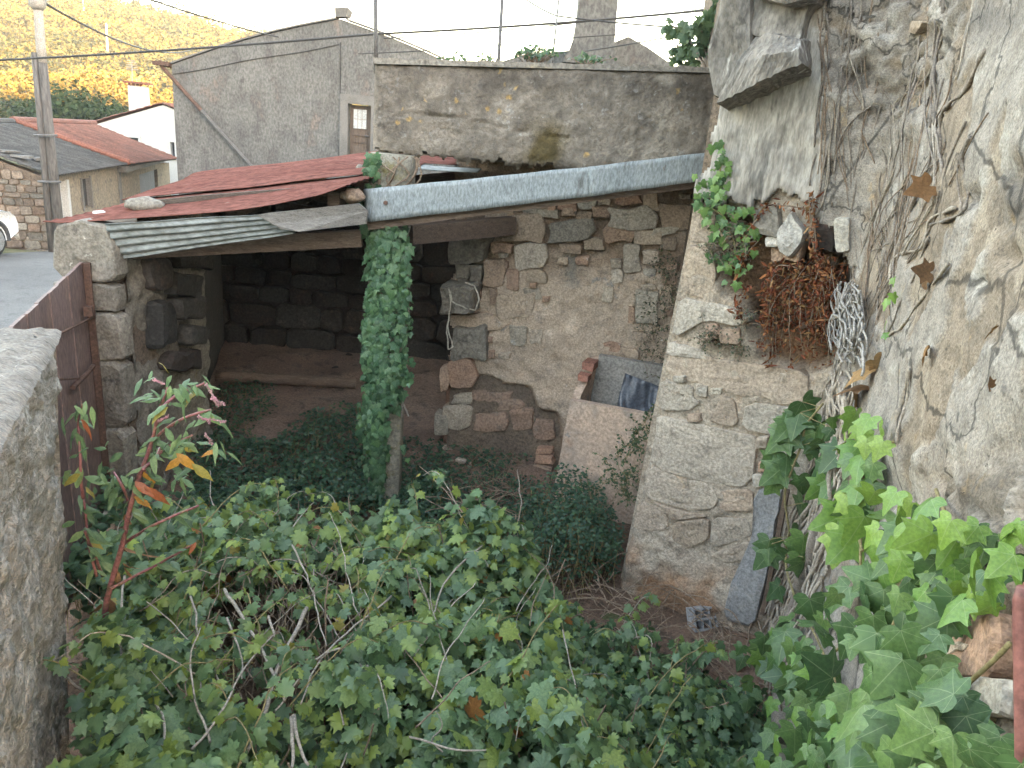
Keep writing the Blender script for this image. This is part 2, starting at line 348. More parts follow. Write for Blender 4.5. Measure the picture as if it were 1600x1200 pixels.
# stone edging and verge where the road meets the pole
def scatter_quads(cen, size, cols, flat=0.0, aspect=.6, nrm=None):
    n = len(cen); a = rng.normal(size=(n, 3)); a[:, 2] *= (1 - flat); a /= np.linalg.norm(a, axis=1)[:, None]
    if nrm is not None:
        m_ = nrm + rng.normal(size=(n, 3))*.45; m_ /= np.linalg.norm(m_, axis=1)[:, None]
        a -= m_ * (a*m_).sum(1)[:, None]; a /= np.linalg.norm(a, axis=1)[:, None]; b = np.cross(m_, a)
    else:
        b = rng.normal(size=(n, 3)); b -= a * (a*b).sum(1)[:, None]; b /= np.linalg.norm(b, axis=1)[:, None]
    c = np.cross(a, b) * .35
    s = (size * rng.uniform(.6, 1.35, n))[:, None] if np.ndim(size) == 0 else (size * rng.uniform(.7, 1.3, n))[:, None]
    vs = np.stack([cen - a*s, cen + b*s*aspect + c*s*.4, cen + a*s, cen - b*s*aspect + c*s*.4], 1).reshape(-1, 3)
    fs = np.arange(4*n).reshape(-1, 4); return vs, fs, np.repeat(cols, 4, axis=0)
def clump_points(c, r, n, hollow=.55):
    d = rng.normal(size=(n, 3)); d /= np.linalg.norm(d, axis=1)[:, None]
    rad = rng.uniform(hollow, 1.0, n) ** .7
    lump = 1 + .28*np.sin(d[:, 0]*4 + c[0]) * np.sin(d[:, 1]*5 + c[1]) + .2*np.sin(d[:, 2]*7 + c[2]*3)
    return np.array(c) + d * np.array(r) * (rad * lump)[:, None], d
def palette(n, base, var=.25, hue=None):
    k = rng.uniform(1-var, 1+var, (n, 1)); c = np.array(base)[None] * k
    if hue is not None:
        t = rng.uniform(0, 1, (n, 1)) ** 2; c = c*(1-t) + np.array(hue)[None]*k*t
    return c

# hillside scrub: one mass nobody could count
cv, cf, cc, off = [], [], [], 0
def add_clump(c, r, n, base, hue, size):
    global off
    p, d = clump_points(c, r, n, .8); v, f, k = scatter_quads(p, size, palette(n, base, .22, hue), nrm=d)
    cv.append(v); cf.append(f + off); cc.append(k); off += len(v)
hues = [((.12,.09,.028), (.20,.14,.038)), ((.08,.072,.028), (.14,.11,.036)), ((.18,.12,.03), (.27,.175,.042)), ((.045,.05,.024), (.08,.075,.03))]
cnt = 0
while cnt < 1150:
    y = 66 + 130 * random.random() ** .85; x = random.uniform(-.88, -.16) * y
    if noise.noise(V((x*.06, y*.06, 1.0))) < -.35: continue
    h = random.choices(hues, [4, 4, 2.5 if y < 105 else 1.2, 2])[0]
    r = random.uniform(1.0, 3.0) * (1 + y/400); z = float(tz(x, y))
    add_clump((x, y, z + r*.55), (r, r, r*random.uniform(.7, 1.25)), int(95*r*r**.5), h[0], h[1], .20 + y*.0007)
    cnt += 1
tag(npmesh('hillside_scrub', np.concatenate(cv), np.concatenate(cf), m_far, cols=np.concatenate(cc)),
    'sunlit golden green scrub covering the hillside', 'scrub', kind='stuff')

def tree(name, base, h, crown_r, n, col, hue, size, label, cat='tree', trunk=True, lobes=6, group=None, bare=False):
    base = V(base); t = thing(name, base, label, cat, group)
    mb = MB(); top = base + V((random.uniform(-.3,.3), 0, h*.8)); tr = h*.028
    mb.tube([base, base.lerp(top, .4) + V((.1*h*.1, 0, 0)), top], [tr*1.4, tr, tr*.3], 7)
    pts = []; nrs = []
    for k in range(lobes):
        a = k*2.4 + random.random(); q = random.uniform(.35, .95)
        c = base + V((cos(a)*crown_r*.55, sin(a)*crown_r*.55, h*(.42 + .5*q)))
        mb.tube([base.lerp(top, .3 + .4*q), c], [tr*.6, tr*.15], 5)
        p, _ = clump_points(c, (crown_r*random.uniform(.45, .7),)*2 + (crown_r*random.uniform(.35, .6),), n//lobes, .6); pts.append(p); nrs.append(_)
    mb.build('trunk', m_bark, t, True)
    p = np.concatenate(pts); v, f, k = scatter_quads(p, size, palette(len(p), col, .3, hue), nrm=np.concatenate(nrs))
    tag(npmesh('crown', v, f, m_far, t, cols=k), kind='stuff'); return t
def ground_at(px_, Y, dz=0):
    x = P(px_, 160, Y).x; return (x, Y, float(tz(x, Y)) + dz)
tree('evergreen_tree', ground_at(125, 47), 5.4, 2.6, 3200, (.035,.055,.025), (.065,.085,.035), .15, 'dark evergreen tree just right of the old utility pole', group='dark trees below the hillside')
tree('evergreen_tree', ground_at(30, 50), 4.4, 3.0, 3000, (.04,.055,.027), (.07,.085,.04), .15, 'dark evergreen tree at the left edge behind the grey tiled roof', group='dark trees below the hillside')
tree('evergreen_tree', ground_at(180, 52), 4.2, 2.8, 3000, (.04,.055,.027), (.07,.085,.04), .15, 'low dark evergreen tree touching the white gable left of its chimney', group='dark trees below the hillside')
for i, (px_, Y, h, lab) in enumerate([(135, 60, 7.0, 'yellow leafed tree above the evergreen right of the utility pole'), (175, 64, 7.0, 'broad yellow leafed tree left of the white house chimney'),
                                (245, 62, 5.6, 'yellow leafed tree between white chimney and grey rendered house'), (75, 66, 6.5, 'yellow leafed tree directly behind the utility pole')]):
    tree('yellow_tree', ground_at(px_, Y), h, 3.4, 2600, (.21,.145,.045), (.31,.21,.07), .16, lab, group='yellow trees at the foot of the hill')
for px_, Y, h, lab in [(172, 168, 9, 'tallest pine standing on the hill ridge'), (212, 170, 6.5, 'rounded tree on the ridge right of the tallest pine'), (240, 172, 6, 'rounded tree on the ridge above the white house'),
                       (300, 176, 4, 'small tree on the ridge beside the yellow hilltop house'), (345, 180, 4, 'small tree on the ridge nearest the grey rendered house')]:
    tree('ridge_tree', ground_at(px_, Y, -1), h, h*.36, 500, (.075,.08,.035), (.14,.12,.05), .55, lab, group='trees along the hill ridge')
# yellow house on the ridge
b = V(ground_at(307, 172, 0)); b.z = P(305, 60, 172).z
t = thing('hilltop_house', b, 'tiny yellow house on the hill ridge', 'house')
MB().box(b + V((0, 0, 1.3)), (4, 4, 2.8)).build('wall', m_orange, t)
MB().hexa([b + V(q) for q in ((-2.3,-2.3,2.72),(2.3,-2.3,2.72),(2.3,2.3,2.72),(-2.3,2.3,2.72))], [b + V(q) for q in ((-2,-.2,3.7),(2,-.2,3.7),(2,.2,3.7),(-2,.2,3.7))]).build('roof', m_tilered, t)
for px_, y0, y1, Y, lab in [(168, 76, 36, 110, 'pale bare pole standing in the sunlit scrub'), (131, 14, -12, 150, 'thin mast on the hill ridge left of the tallest pine')]:
    a = P(px_, y0 + 4, Y); bb = P(px_ - 2, y1, Y)
    tag(MB().tube([a, bb], [.16, .12], 6).build('hill_pole', m_paleplr), lab, 'pole')

# ================================================================== houses beyond the street
def tile_roof(name, e0, e1, r0_, r1_, mat, parent, per=.23, rows=12):
    """eave line e0-e1, ridge line r0-r1: rounded tiles laid in stepped rows"""
    e0, e1, r0_, r1_ = map(V, (e0, e1, r0_, r1_)); L = (e1 - e0).length; nu = int(L/per)*4 + 1; vs = []; cs = []
    nv = rows*2
    nrm = (e1 - e0).cross(r0_ - e0).normalized()
    if nrm.z < 0: nrm = -nrm
    tv = [random.uniform(.72, 1.25) for _ in range(2000)]
    for i in range(nu):
        u = i/(nu-1); ph = u*L/per*2*pi
        for j in range(nv):
            row = j//2; v = (row + (j % 2)*.98)/rows
            p = e0.lerp(e1, u).lerp(r0_.lerp(r1_, u), v); h = .035*abs(sin(ph/2)) + (.03 if j % 2 == 0 else 0.0) + .02*noise.noise(p*.9)
            vs.append(p + nrm*h); k = tv[(int(u*L/per)*37 + row*101) % 2000]; cs.append((k, k, k))
    o = npmesh(name, np.array(vs), gridfaces(nu, nv), mat, parent, cols=np.array(cs)); solidify(o, .03, -1); return o

# ---- row of low houses: rubble gable, grey tiled part, red tiled part
A = V((-12.3, 19.5, 0)); dv = V((-.25, .968, 0)).normalized(); nv_ = V((-.968, -.25, 0)).normalized()
T1, T2, WD = 7.15, 16.2, 3.0
def rp(t_, o_, z): q = A + dv*t_ + nv_*o_; return V((q.x, q.y, z))
def ev(t_): return 1.37 - .022*t_ - .12*max(0, (t_ - T1)/9)
def rg(t_): return 2.42 - .02*t_
def wall_prism(mb, a, b, z0, z1a, z1b, th, outn):
    """vertical slab from a to b (xy), thickness th going away from outn"""
    a, b = V(a), V(b); n = V(outn).normalized()*th
    return mb.hexa([V((a.x,a.y,z0)), V((b.x,b.y,z0)), V((b.x-n.x,b.y-n.y,z0)), V((a.x-n.x,a.y-n.y,z0))],
                   [V((a.x,a.y,z1a)), V((b.x,b.y,z1b)), V((b.x-n.x,b.y-n.y,z1b)), V((a.x-n.x,a.y-n.y,z1a))])
gh = thing('tiled_house', rp(T1/2, 1.5, -1.0), 'low cream house with dark grey tiled roof and rubble gable behind utility pole', 'house')
segs = [(0, .75), (1.75, 3.0), (3.9, T1)]
mb = MB()
for a_, b_ in segs: wall_prism(mb, rp(a_, 0, 0), rp(b_, 0, 0), -1.6, ev(a_)-.02, ev(b_)-.02, .3, -nv_)
wall_prism(mb, rp(.75, 0, 0), rp(1.75, 0, 0), 1.08, ev(.75)-.02, ev(1.75)-.02, .3, -nv_)
wall_prism(mb, rp(3.0, 0, 0), rp(3.9, 0, 0), -1.6, .15, .15, .3, -nv_); wall_prism(mb, rp(3.0, 0, 0), rp(3.9, 0, 0), 1.0, ev(3)-.02, ev(3.9)-.02, .3, -nv_)
mb.build('wall', m_cream, gh)
o = wall_prism(MB(), rp(.78, .12, 0), rp(1.72, .12, 0), -1.2, 1.06, 1.06, .06, -nv_).build('door', m_white, gh)
wall_prism(MB(), rp(.8, -.05, 0), rp(.92, -.05, 0), -1.2, 1.1, 1.1, .2, -nv_).build('door_jamb', m_white, gh)
wall_prism(MB(), rp(1.62, -.05, 0), rp(1.80, -.05, 0), -1.2, 1.1, 1.1, .2, -nv_).build('door_jamb', m_white, gh)
o = wall_prism(MB(), rp(3.05, .1, 0), rp(3.85, .1, 0), .18, .98, .98, .05, -nv_).build('window', m_pane, gh)
wall_prism(MB(), rp(2.95, -.04, 0), rp(3.05, -.04, 0), .1, 1.05, 1.05, .16, -nv_).build('window_frame', m_stonetrim, o)
wall_prism(MB(), rp(3.85, -.04, 0), rp(3.95, -.04, 0), .1, 1.05, 1.05, .16, -nv_).build('window_frame', m_stonetrim, o)
tile_roof('roof', rp(-.15, -.35, ev(0)-.02), rp(T1, -.35, ev(T1)-.02), rp(-.15, WD, rg(0)), rp(T1, WD, rg(T1)), m_tilegrey, gh)
tile_roof('roof', rp(-.15, 2*WD+.3, ev(0)), rp(T1, 2*WD+.3, ev(T1)), rp(-.15, WD, rg(0)), rp(T1, WD, rg(T1)), m_tilegrey, gh, rows=4)
MB().tube([rp(-.2, WD, rg(0)+.03), rp(T1, WD, rg(T1)+.03)], .12, 8).build('ridge_tiles', m_tilegrey, gh)
for i, (t_, o_) in enumerate([(.3, .55), (.55, .9), (1.0, .35)]):
    p = rp(t_, o_, lerp(ev(t_), rg(t_), (o_+.35)/3.35) + .09); MB().box(p, (.45, .28, .05), .3+i, jit=.03).build('loose_tile', m_stonetrim, gh)
# rubble gable end, individual stones
gw = MB(); gw.add([rp(-.05, -.05, -1.6), rp(-.05, 6, -1.6), rp(-.05, 6, ev(0)), rp(-.05, WD, rg(0)-.06), rp(-.05, -.05, ev(0)-.08),
                   rp(.3, -.05, -1.6), rp(.3, 6, -1.6), rp(.3, 6, ev(0)), rp(.3, WD, rg(0)-.06), rp(.3, -.05, ev(0)-.08)],
                  [(0,1,2,3,4), (9,8,7,6,5), (0,4,9,5), (4,3,8,9), (3,2,7,8), (2,1,6,7), (1,0,5,6)])
gwo = gw.build('gable_wall', m_earth, gh)

def chaikin(poly, it=1):
    for _ in range(it):
        q = []; n = len(poly)
        for i in range(n):
            a, b = poly[i], poly[(i+1) % n]
            q += [(a[0]*.84 + b[0]*.16, a[1]*.84 + b[1]*.16), (a[0]*.16 + b[0]*.84, a[1]*.16 + b[1]*.84)]
        poly = q
    return poly
def stone(poly, fr, out, mat, parent, root, name='stone', din=.06, it=1, rings=((1.0,.78),(.95,.97),(.55,1.0)), rough=.22, jit=.06, smooth=False):
    """irregular block: outline poly in wall coordinates fr=(O,U,Vv,N), standing `out` proud of the face"""
    O, U, Vv, Nn = fr; poly = chaikin(list(poly), 1); cx = sum(p[0] for p in poly)/len(poly); cy = sum(p[1] for p in poly)/len(poly)
    sz = max(max(p[0] for p in poly) - min(p[0] for p in poly), .02); sd_ = random.random()*50
    poly = [(x + sz*jit*noise.noise(V((x*9+sd_, y*9, 0))), y + sz*jit*noise.noise(V((x*9, y*9+sd_, 5)))) for x, y in poly]
    n = len(poly); vs = []; fs = []
    def pt(x, y, h): return O + U*x + Vv*y + Nn*h
    vs += [pt(x, y, -din) for x, y in poly]
    tlx, tly = random.uniform(-.25, .25)*out, random.uniform(-.25, .25)*out
    for s_, h_ in rings:
        for x, y in poly:
            qx, qy = cx + (x-cx)*s_, cy + (y-cy)*s_
            vs.append(pt(qx, qy, out*h_*(1 + rough*noise.noise(V((qx*7+sd_, qy*7, sd_)))) + (tlx*(x-cx) + tly*(y-cy))/sz))
    vs.append(pt(cx, cy, out*rings[-1][1]*(1 + rough*noise.noise(V((sd_, 1, 2))))))
    R_ = len(rings) + 1
    for k in range(R_-1):
        for i in range(n):
            j = (i+1) % n; fs.append((k*n+i, k*n+j, (k+1)*n+j, (k+1)*n+i))
    c_ = len(vs)-1
    for i in range(n): fs.append(((R_-1)*n+i, (R_-1)*n+(i+1) % n, c_))
    mb = MB(); mb.add(vs, fs); return mb.build(name, mat, parent, smooth, root)
def coursed(u0_, u1_, v0_, v1_, hr, wr, gap=.012, test=None):
    out = []; v = v0_
    while v < v1_ - hr[0]*.4:
        h = random.uniform(*hr); u = u0_ - random.uniform(0, wr[0])
        while u < u1_:
            w_ = random.uniform(*wr); a, b = max(u, u0_), min(u+w_, u1_); j = h*.10
            if b - a > wr[0]*.4:
                top = min(v+h, v1_); q = [(a+gap+random.uniform(-j,j), v+gap+random.uniform(-j,j)), (b-gap+random.uniform(-j,j), v+gap+random.uniform(-j,j)),
                     (b-gap+random.uniform(-j,j), top-gap+random.uniform(-j,j)), (a+gap+random.uniform(-j,j), top-gap+random.uniform(-j,j))]
                if test is None or test((a+b)/2, (v+top)/2): out.append(q)
            u += w_
        v += h
    return out
fr = (rp(-.05, 0, 0), nv_.copy(), V((0,0,1)), -dv)
m_rub = MAT('rubble_stone', (.20,.16,.125), (.16,.13,.105), (.24,.20,.165), s=2.5, s2=9, fine=20, bump=.6, bd=.02, rnd=.3, huer=.02)
for q in coursed(0, 3.3, -1.5, 2.3, (.13, .24), (.18, .42), test=lambda u, v: v < lerp(ev(0), rg(0), min(u/WD, 1)) - .16): stone(q, fr, random.uniform(.03, .08), m_rub, gwo, gwo)

rh = thing('tiled_house', rp((T1+T2)/2, 1.5, -1.4), 'low cream house with red tiled roof and grey garage shutter', 'house')
mb = MB()
for a_, b_ in [(T1+.02, 10.3), (13.6, T2)]: wall_prism(mb, rp(a_, 0, 0), rp(b_, 0, 0), -2.2, ev(a_)-.16, ev(b_)-.16, .3, -nv_)
wall_prism(mb, rp(10.3, 0, 0), rp(13.6, 0, 0), .62, ev(10.3)-.16, ev(13.6)-.16, .3, -nv_)
wall_prism(mb, rp(T2-.3, .3, 0), rp(T2-.3, 6, 0), -2.2, ev(T2), ev(T2), -.3, dv)
mb.build('wall', m_cream, rh)
wall_prism(MB(), rp(T1, -.03, 0), rp(T1+.35, -.03, 0), -2.2, ev(T1)-.05, ev(T1)-.05, .1, -nv_).build('drain_strip', m_stonetrim, rh)
wall_prism(MB(), rp(10.35, .12, 0), rp(13.55, .12, 0), -2.2, .6, .6, .06, -nv_).build('garage_shutter', m_shutter, rh)
wall_prism(MB(), rp(T1, -.30, 0), rp(T2+.1, -.30, 0), ev(T1)-.28, ev(T1)-.06, ev(T2)-.02, .3, -nv_).build('eave_band', m_stonetrim, rh)
tile_roof('roof', rp(T1+.02, -.4, ev(T1)+.0), rp(T2+.2, -.4, ev(T2)+.02), rp(T1+.02, WD, rg(T1)+.04), rp(T2+.2, WD, rg(T2)+.04), m_tilered, rh)
tile_roof('roof', rp(T1+.02, 2*WD, ev(T1)), rp(T2+.2, 2*WD, ev(T2)), rp(T1+.02, WD, rg(T1)+.04), rp(T2+.2, WD, rg(T2)+.04), m_tilered, rh, rows=4)
MB().tube([rp(T1, WD, rg(T1)+.08), rp(T2+.2, WD, rg(T2)+.08)], .13, 8).build('ridge_tiles', m_tilered, rh)
MB().tube([rp(T1+.03, -.4, ev(T1)+.07), rp(T1+.03, WD, rg(T1)+.1)], .10, 8).build('verge_tiles', m_tilered, rh)

# ---- white gabled house
Yw = 38.5
def W_(x, y): return P(x, y, Yw)
wl, wr_, wp = W_(133, 199), W_(330, 195), W_(255, 164)
wh = thing('white_house', (W_(200, 200).x, Yw, -2.2), 'white gabled house with chimney behind the red tiled roof', 'house')
xa, xb = W_(200, 220).x, W_(217, 220).x; xc, xd = W_(267, 220).x, W_(273, 220).x
za, zb = W_(208, 226).z, W_(208, 215).z; zc, zd = W_(270, 246).z, W_(270, 222).z
def top_w(x): return lerp(wl.z, wp.z, (x-wl.x)/(wp.x-wl.x)) if x < wp.x else lerp(wp.z, wr_.z, (x-wp.x)/(wr_.x-wp.x))
mb = MB(); n_ = V((0,-1,0))
def slab(x0, x1, z0, z1a, z1b): wall_prism(mb, (x0, Yw, 0), (x1, Yw, 0), z0, z1a, z1b, .3, n_)
slab(wl.x, xa, -2.4, top_w(wl.x), top_w(xa)); slab(xa, xb, -2.4, za, za); slab(xa, xb, zb, top_w(xa), top_w(xb))
slab(xb, xc, -2.4, top_w(xb), top_w(xc)) if False else None
slab(xb, wp.x, -2.4, top_w(xb), wp.z); slab(wp.x, xc, -2.4, wp.z, top_w(xc)); slab(xc, xd, -2.4, zc, zc); slab(xc, xd, zd, top_w(xc), top_w(xd)); slab(xd, wr_.x, -2.4, top_w(xd), wr_.z)
wall_prism(mb, (wl.x, Yw+.3, 0), (wl.x, Yw+8, 0), -2.4, wl.z, wl.z, .3, (-1, 0, 0))
mb.build('wall', m_white, wh)
for (p0, p1, q0, q1) in ((xa, xb, za, zb), (xc, xd, zc, zd)):
    wd_ = wall_prism(MB(), (p0, Yw+.15, 0), (p1, Yw+.15, 0), q0, q1, q1, .04, n_).build('window', m_pane, wh)
    f_ = MB(); f_.box(((p0+p1)/2, Yw-.03, q1+.05), (p1-p0+.24, .1, .1)); f_.box(((p0+p1)/2, Yw-.03, q0-.05), (p1-p0+.24, .1, .1)); f_.box((p0-.06, Yw-.03, (q0+q1)/2), (.1, .1, q1-q0)); f_.box((p1+.06, Yw-.03, (q0+q1)/2), (.1, .1, q1-q0)); f_.build('window_frame', m_white, wd_)
for (a_, b_) in ((wl, wp), (wr_, wp)):
    s_ = -1 if a_ is wl else 1
    tile_roof('roof', V((a_.x + s_*.3, Yw-.12, a_.z+.02)), V((a_.x + s_*.3, Yw+9, a_.z+.02)), V((b_.x, Yw-.12, b_.z+.07)), V((b_.x, Yw+9, b_.z+.07)), m_tilered, wh, rows=10)
cb, ct = P(207, 175, 41), P(228, 136, 41)
ch = MB().hexa([(cb.x,40.6,cb.z-1),(ct.x,40.6,cb.z-1),(ct.x,41.4,cb.z-1),(cb.x,41.4,cb.z-1)], [(cb.x+.05,40.6,ct.z),(ct.x-.05,40.6,ct.z),(ct.x-.05,41.4,ct.z),(cb.x+.05,41.4,ct.z)]).build('chimney', m_white, wh)
MB().box(((cb.x+ct.x)/2, 41, ct.z+.16), (ct.x-cb.x+.25, 1.05, .1)).build('cap', m_tilered, ch)
for k in range(4): MB().box((cb.x + .1 + k*(ct.x-cb.x-.2)/3, 40.7, ct.z+.055), (.1, .1, .11)).build('cap_pier', m_brick, ch)
a_ = P(207, 136, 41); am = MB(); am.tube([a_, P(206, 95, 41)], .035, 5); q = P(206, 105, 41)
for k in range(5): am.tube([q + V((-.3+.02*k, 0, .1*k-.1)), q + V((.3-.02*k, 0, .1*k-.1))], .02, 4)
am.build('aerial', m_paleplr, ch)

# ---- grey rendered house with door
Yg = 26.0
gl, gp, gr_ = P(268, 101, Yg), P(533, 30, Yg), None
hs = thing('rendered_house', (gp.x, Yg, -1.3), 'tall grey rendered gable house with brown door and slanting pipe', 'house')
half = gp.x - gl.x; xr = gp.x + half
d0, d1, dz0, dz1 = P(544, 200, Yg).x, P(580, 200, Yg).x, P(560, 255, Yg).z, P(560, 163, Yg).z
def top_g(x): u = abs(x-gp.x)/half; return lerp(gp.z, gl.z, u) + .28*sin(u*pi)*.5
mb = MB()
def gslab(x0, x1, z0=-2.0, n=1):
    for k in range(n):
        a_, b_ = lerp(x0, x1, k/n), lerp(x0, x1, (k+1)/n); wall_prism(mb, (a_, Yg, 0), (b_, Yg, 0), z0, top_g(a_), top_g(b_), .5, (0,-1,0))
gslab(gl.x, gp.x, n=8) if gp.x < d0 else None
gslab(gp.x, d0, n=2); gslab(d0, d1, dz1); gslab(d1, xr, n=8)
wall_prism(mb, (d0, Yg, 0), (d1, Yg, 0), -2, dz0, dz0, .5, (0,-1,0))
mb.build('wall', m_house, hs)
wall_prism(MB(), (gl.x, Yg+.5, 0), (gl.x, Yg+9, 0), -2, gl.z-.1, gl.z-.1, .4, (-1,0,0)).build('wall', m_house, hs)
MB().box((gp.x, Yg+.2, gp.z+.19), (.42, .5, .22), 0, jit=.05).build('ridge_cap', m_stonetrim, hs)
for s_ in (-1, 1):
    tile_roof('roof', V((gp.x + s_*(half+.35), Yg+.5, gl.z-.12)), V((gp.x + s_*(half+.35), Yg+9, gl.z-.12)), V((gp.x, Yg+.5, gp.z-.05)), V((gp.x, Yg+9, gp.z-.05)), m_tilered, hs, rows=10)
    MB().add([(gp.x+s_*u*half, Yg+dy, top_g(gp.x+s_*u*half)+.03+dz) for u in np.linspace(.03,1.03,10) for dy, dz in ((-.06,0),(.45,0),(.45,.05),(-.06,.05))],
        [(i*4+k, i*4+(k+1)%4, i*4+4+(k+1)%4, i*4+4+k) for i in range(9) for k in range(4)] + [(0,1,2,3),(39,38,37,36)]).build('verge_coping', m_stonetrim, hs)
dr = wall_prism(MB(), (d0+.03, Yg+.16, 0), (d1-.03, Yg+.16, 0), dz0, dz1-.03, dz1-.03, .05, (0,-1,0)).build('door', m_door, hs)
gx0, gx1, gz0, gz1 = P(551, 190, Yg).x, P(571, 190, Yg).x, P(560, 201, Yg).z, P(560, 171, Yg).z
MB().box(((gx0+gx1)/2, Yg+.145, (gz0+gz1)/2), (gx1-gx0, .03, gz1-gz0)).build('pane', m_doorglass, dr)
mbp = MB()
for k in range(1, 3): mbp.box((lerp(gx0,gx1,k/3), Yg+.125, (gz0+gz1)/2), (.02, .02, gz1-gz0))
mbp.box(((gx0+gx1)/2, Yg+.12, (gz0+gz1)/2), (gx1-gx0, .02, .02)); mbp.build('grille', m_paleplr, dr)
for y0, y1 in ((205, 212), (216, 223), (227, 246)):
    a_, b_ = P(560, y1, Yg).z, P(560, y0, Yg).z; MB().box(((gx0+gx1)/2, Yg+.145, (a_+b_)/2), (gx1-gx0+.05, .04, b_-a_)).build('door_panel', m_door, dr)
MB().tube([V((d1-.10, Yg+.13, lerp(dz0,dz1,.48))), V((d1-.10, Yg+.05, lerp(dz0,dz1,.48))), V((d1-.22, Yg+.05, lerp(dz0,dz1,.48)))], .018, 6).build('handle', m_steel, dr)
fm = MB(); fw_ = .26
fm.box((d0-fw_/2, Yg-.03, (dz0+dz1)/2), (fw_, .12, dz1-dz0)); fm.box((d1+fw_/2, Yg-.03, (dz0+dz1)/2), (fw_, .12, dz1-dz0)); fm.box(((d0+d1)/2, Yg-.03, dz1+.14), (d1-d0+2*fw_, .12, .28)); fm.build('door_surround', m_stonetrim, hs)
a_, b_ = P(253, 104, Yg-.12), P(397, 264, Yg-.12)
pip = MB().tube([a_ + V((-.1,.1,.15)), a_, b_], .06, 8).build('slanting_pipe', m_iron, hs)
MB().tube([a_.lerp(b_, .42) + V((0,-.01,0)), b_], .068, 8).build('pipe_sleeve', m_steel, pip)
MB().box(P(258, 100, Yg) + V((-.05, .5, 0)), (.5, 1.5, .12)).build('gutter', m_iron, hs)
MB().tube([P(270 + k*26, 116 - k*4.6 + 1.2*sin(k), Yg-.02) for k in range(11)], .012, 4).build('wall_wire', m_dark, hs)
MB().tube([P(532 + .3*sin(k), 66 + k*18.5, Yg-.02) for k in range(11)], .014, 4).build('wall_wire', m_dark, hs)

# ---- house with the tall tapering chimney behind the parapet
Yc = 16.0
hc = thing('chimney_house', (1.2, Yc, -1.0), 'pale gabled house with tall tapering chimney behind the concrete parapet', 'house')
prof = [(775, 99), (822, 84), (880, 80), (945, 72), (982, 57), (1012, 74), (1050, 101)]
pp = [P(x, y, Yc) for x, y in prof]; mb = MB(); n = len(pp)
vs = [V((p.x, Yc, -1)) for p in pp] + pp + [V((p.x, Yc+6, -1)) for p in pp] + [V((p.x, Yc+6, p.z)) for p in pp]
fs = []
for i in range(n-1): fs += [(i, i+1, n+i+1, n+i), (2*n+i+1, 2*n+i, 3*n+i, 3*n+i+1), (n+i, n+i+1, 3*n+i+1, 3*n+i)]
fs += [(0, n, 3*n, 2*n), (n-1, 2*n+n-1, 3*n+n-1, 2*n-1)]
mb.add(vs, fs); mb.build('wall', m_house, hc)
mb = MB(); rings = [(878, 968, 100), (888, 961, 84), (897, 961, 60), (902, 963, 30), (905, 966, 0), (908, 968, -40)]
vs = []
for xl, xr2, y in rings:
    a_, b_ = P(xl, y, Yc-.7), P(xr2, y, Yc-.7); z = (a_.z + b_.z)/2
    vs += [(a_.x, Yc-.7, z), (b_.x, Yc-.7, z), (b_.x, Yc-.05, z), (a_.x, Yc-.05, z)]
fs = [(i*4+k, i*4+(k+1)%4, i*4+4+(k+1)%4, i*4+4+k) for i in range(5) for k in range(4)] + [(23,22,21,20)][::1]
mb.add(vs, fs); co_ = mb.build('chimney', m_house, hc)
q = V(vs[20]).lerp(V(vs[22]), .5); MB().box(q + V((0,0,.06)), (1.0, .85, .12)).build('cap', m_stonetrim, co_)

# ---- utility pole, cables, thin masts
b = V((P(92, 364, 18.8).x, 18.8, -.5)); tp = P(56, -35, 18.8); tp.y = 18.8; md = P(64, 76, 18.8)
up_ = thing('utility_pole', b, 'old grey utility pole with pale top beside the white car', 'pole')
mp_ = MB().tube([b, md], [.125, .10], 10).build('pole', m_pole, up_, True)
MB().tube([md - V((0,0,.3)), md + V((0,0,.02)), tp], [.102, .102, .09], 10).build('pole_top', m_paleplr, up_, True)
b2 = b + V((-.17, -.08, 0)); m2 = md.lerp(b, .02) + V((-.13, -.06, 0)); MB().tube([b2, m2], [.09, .07], 8).build('support_stake', m_pole, up_, True)
for y in (212, 284): q = P(82 if y < 250 else 88, y, 18.75); MB().tube([q + V((-.36, -.14, -.02)), q + V((-.1,-.24, 0)), q + V((.2, -.14, .02))], .03, 5).build('steel_band', m_steel, up_)
MB().tube([P(59, 16, 18.8), P(58.5, 10, 18.8), P(58, -6, 18.8)], [.10, .17, .19], 10).build('pole_collar', m_paleplr, up_, True)
for k in (-1, 0, 1): q = P(58, 4, 18.8) + V((k*.3, -.05, .16)); MB().tube([q - V((0,0,.1)), q, q + V((0,0,.03)), q + V((0,0,.12))], [.03, .06, .04, .05], 7).build('insulator', m_white, up_)
def cable(pts, Ys, r, label, sag=.15, n=14):
    vs = []
    w3 = [P(x, y, Yk) for (x, y), Yk in zip(pts, Ys)]
    for i in range(len(w3)-1):
        for k in range(n): t_ = k/n; vs.append(w3[i].lerp(w3[i+1], t_) - V((0,0,sag*4*t_*(1-t_))))
    vs.append(w3[-1]); return tag(MB().tube(vs, r, 5).build('cable', m_dark), label, 'cable', 'overhead cables')
cable([(-140, 100), (590, 53), (1230, 3)], [15, 14, 13], .02, 'thick black cable crossing the whole view above the roofs', .05)
cable([(225, -4), (435, 58)], [19, 25.6], .022, 'black cable dropping from the top edge to the grey rendered house', .05)
cable([(62, 0), (300, 78)], [18.7, 40], .03, 'thin cable from the pole top toward the hillside', .5)
cable([(600, 60), (915, 34), (1240, -6)], [14.5, 14, 13.4], .011, 'thin cable running just under the thick black cable', .03)
cable([(560, 84), (905, 58), (1180, 28)], [16, 15, 14], .010, 'lowest thin cable running to the left side of the tall chimney', .04)
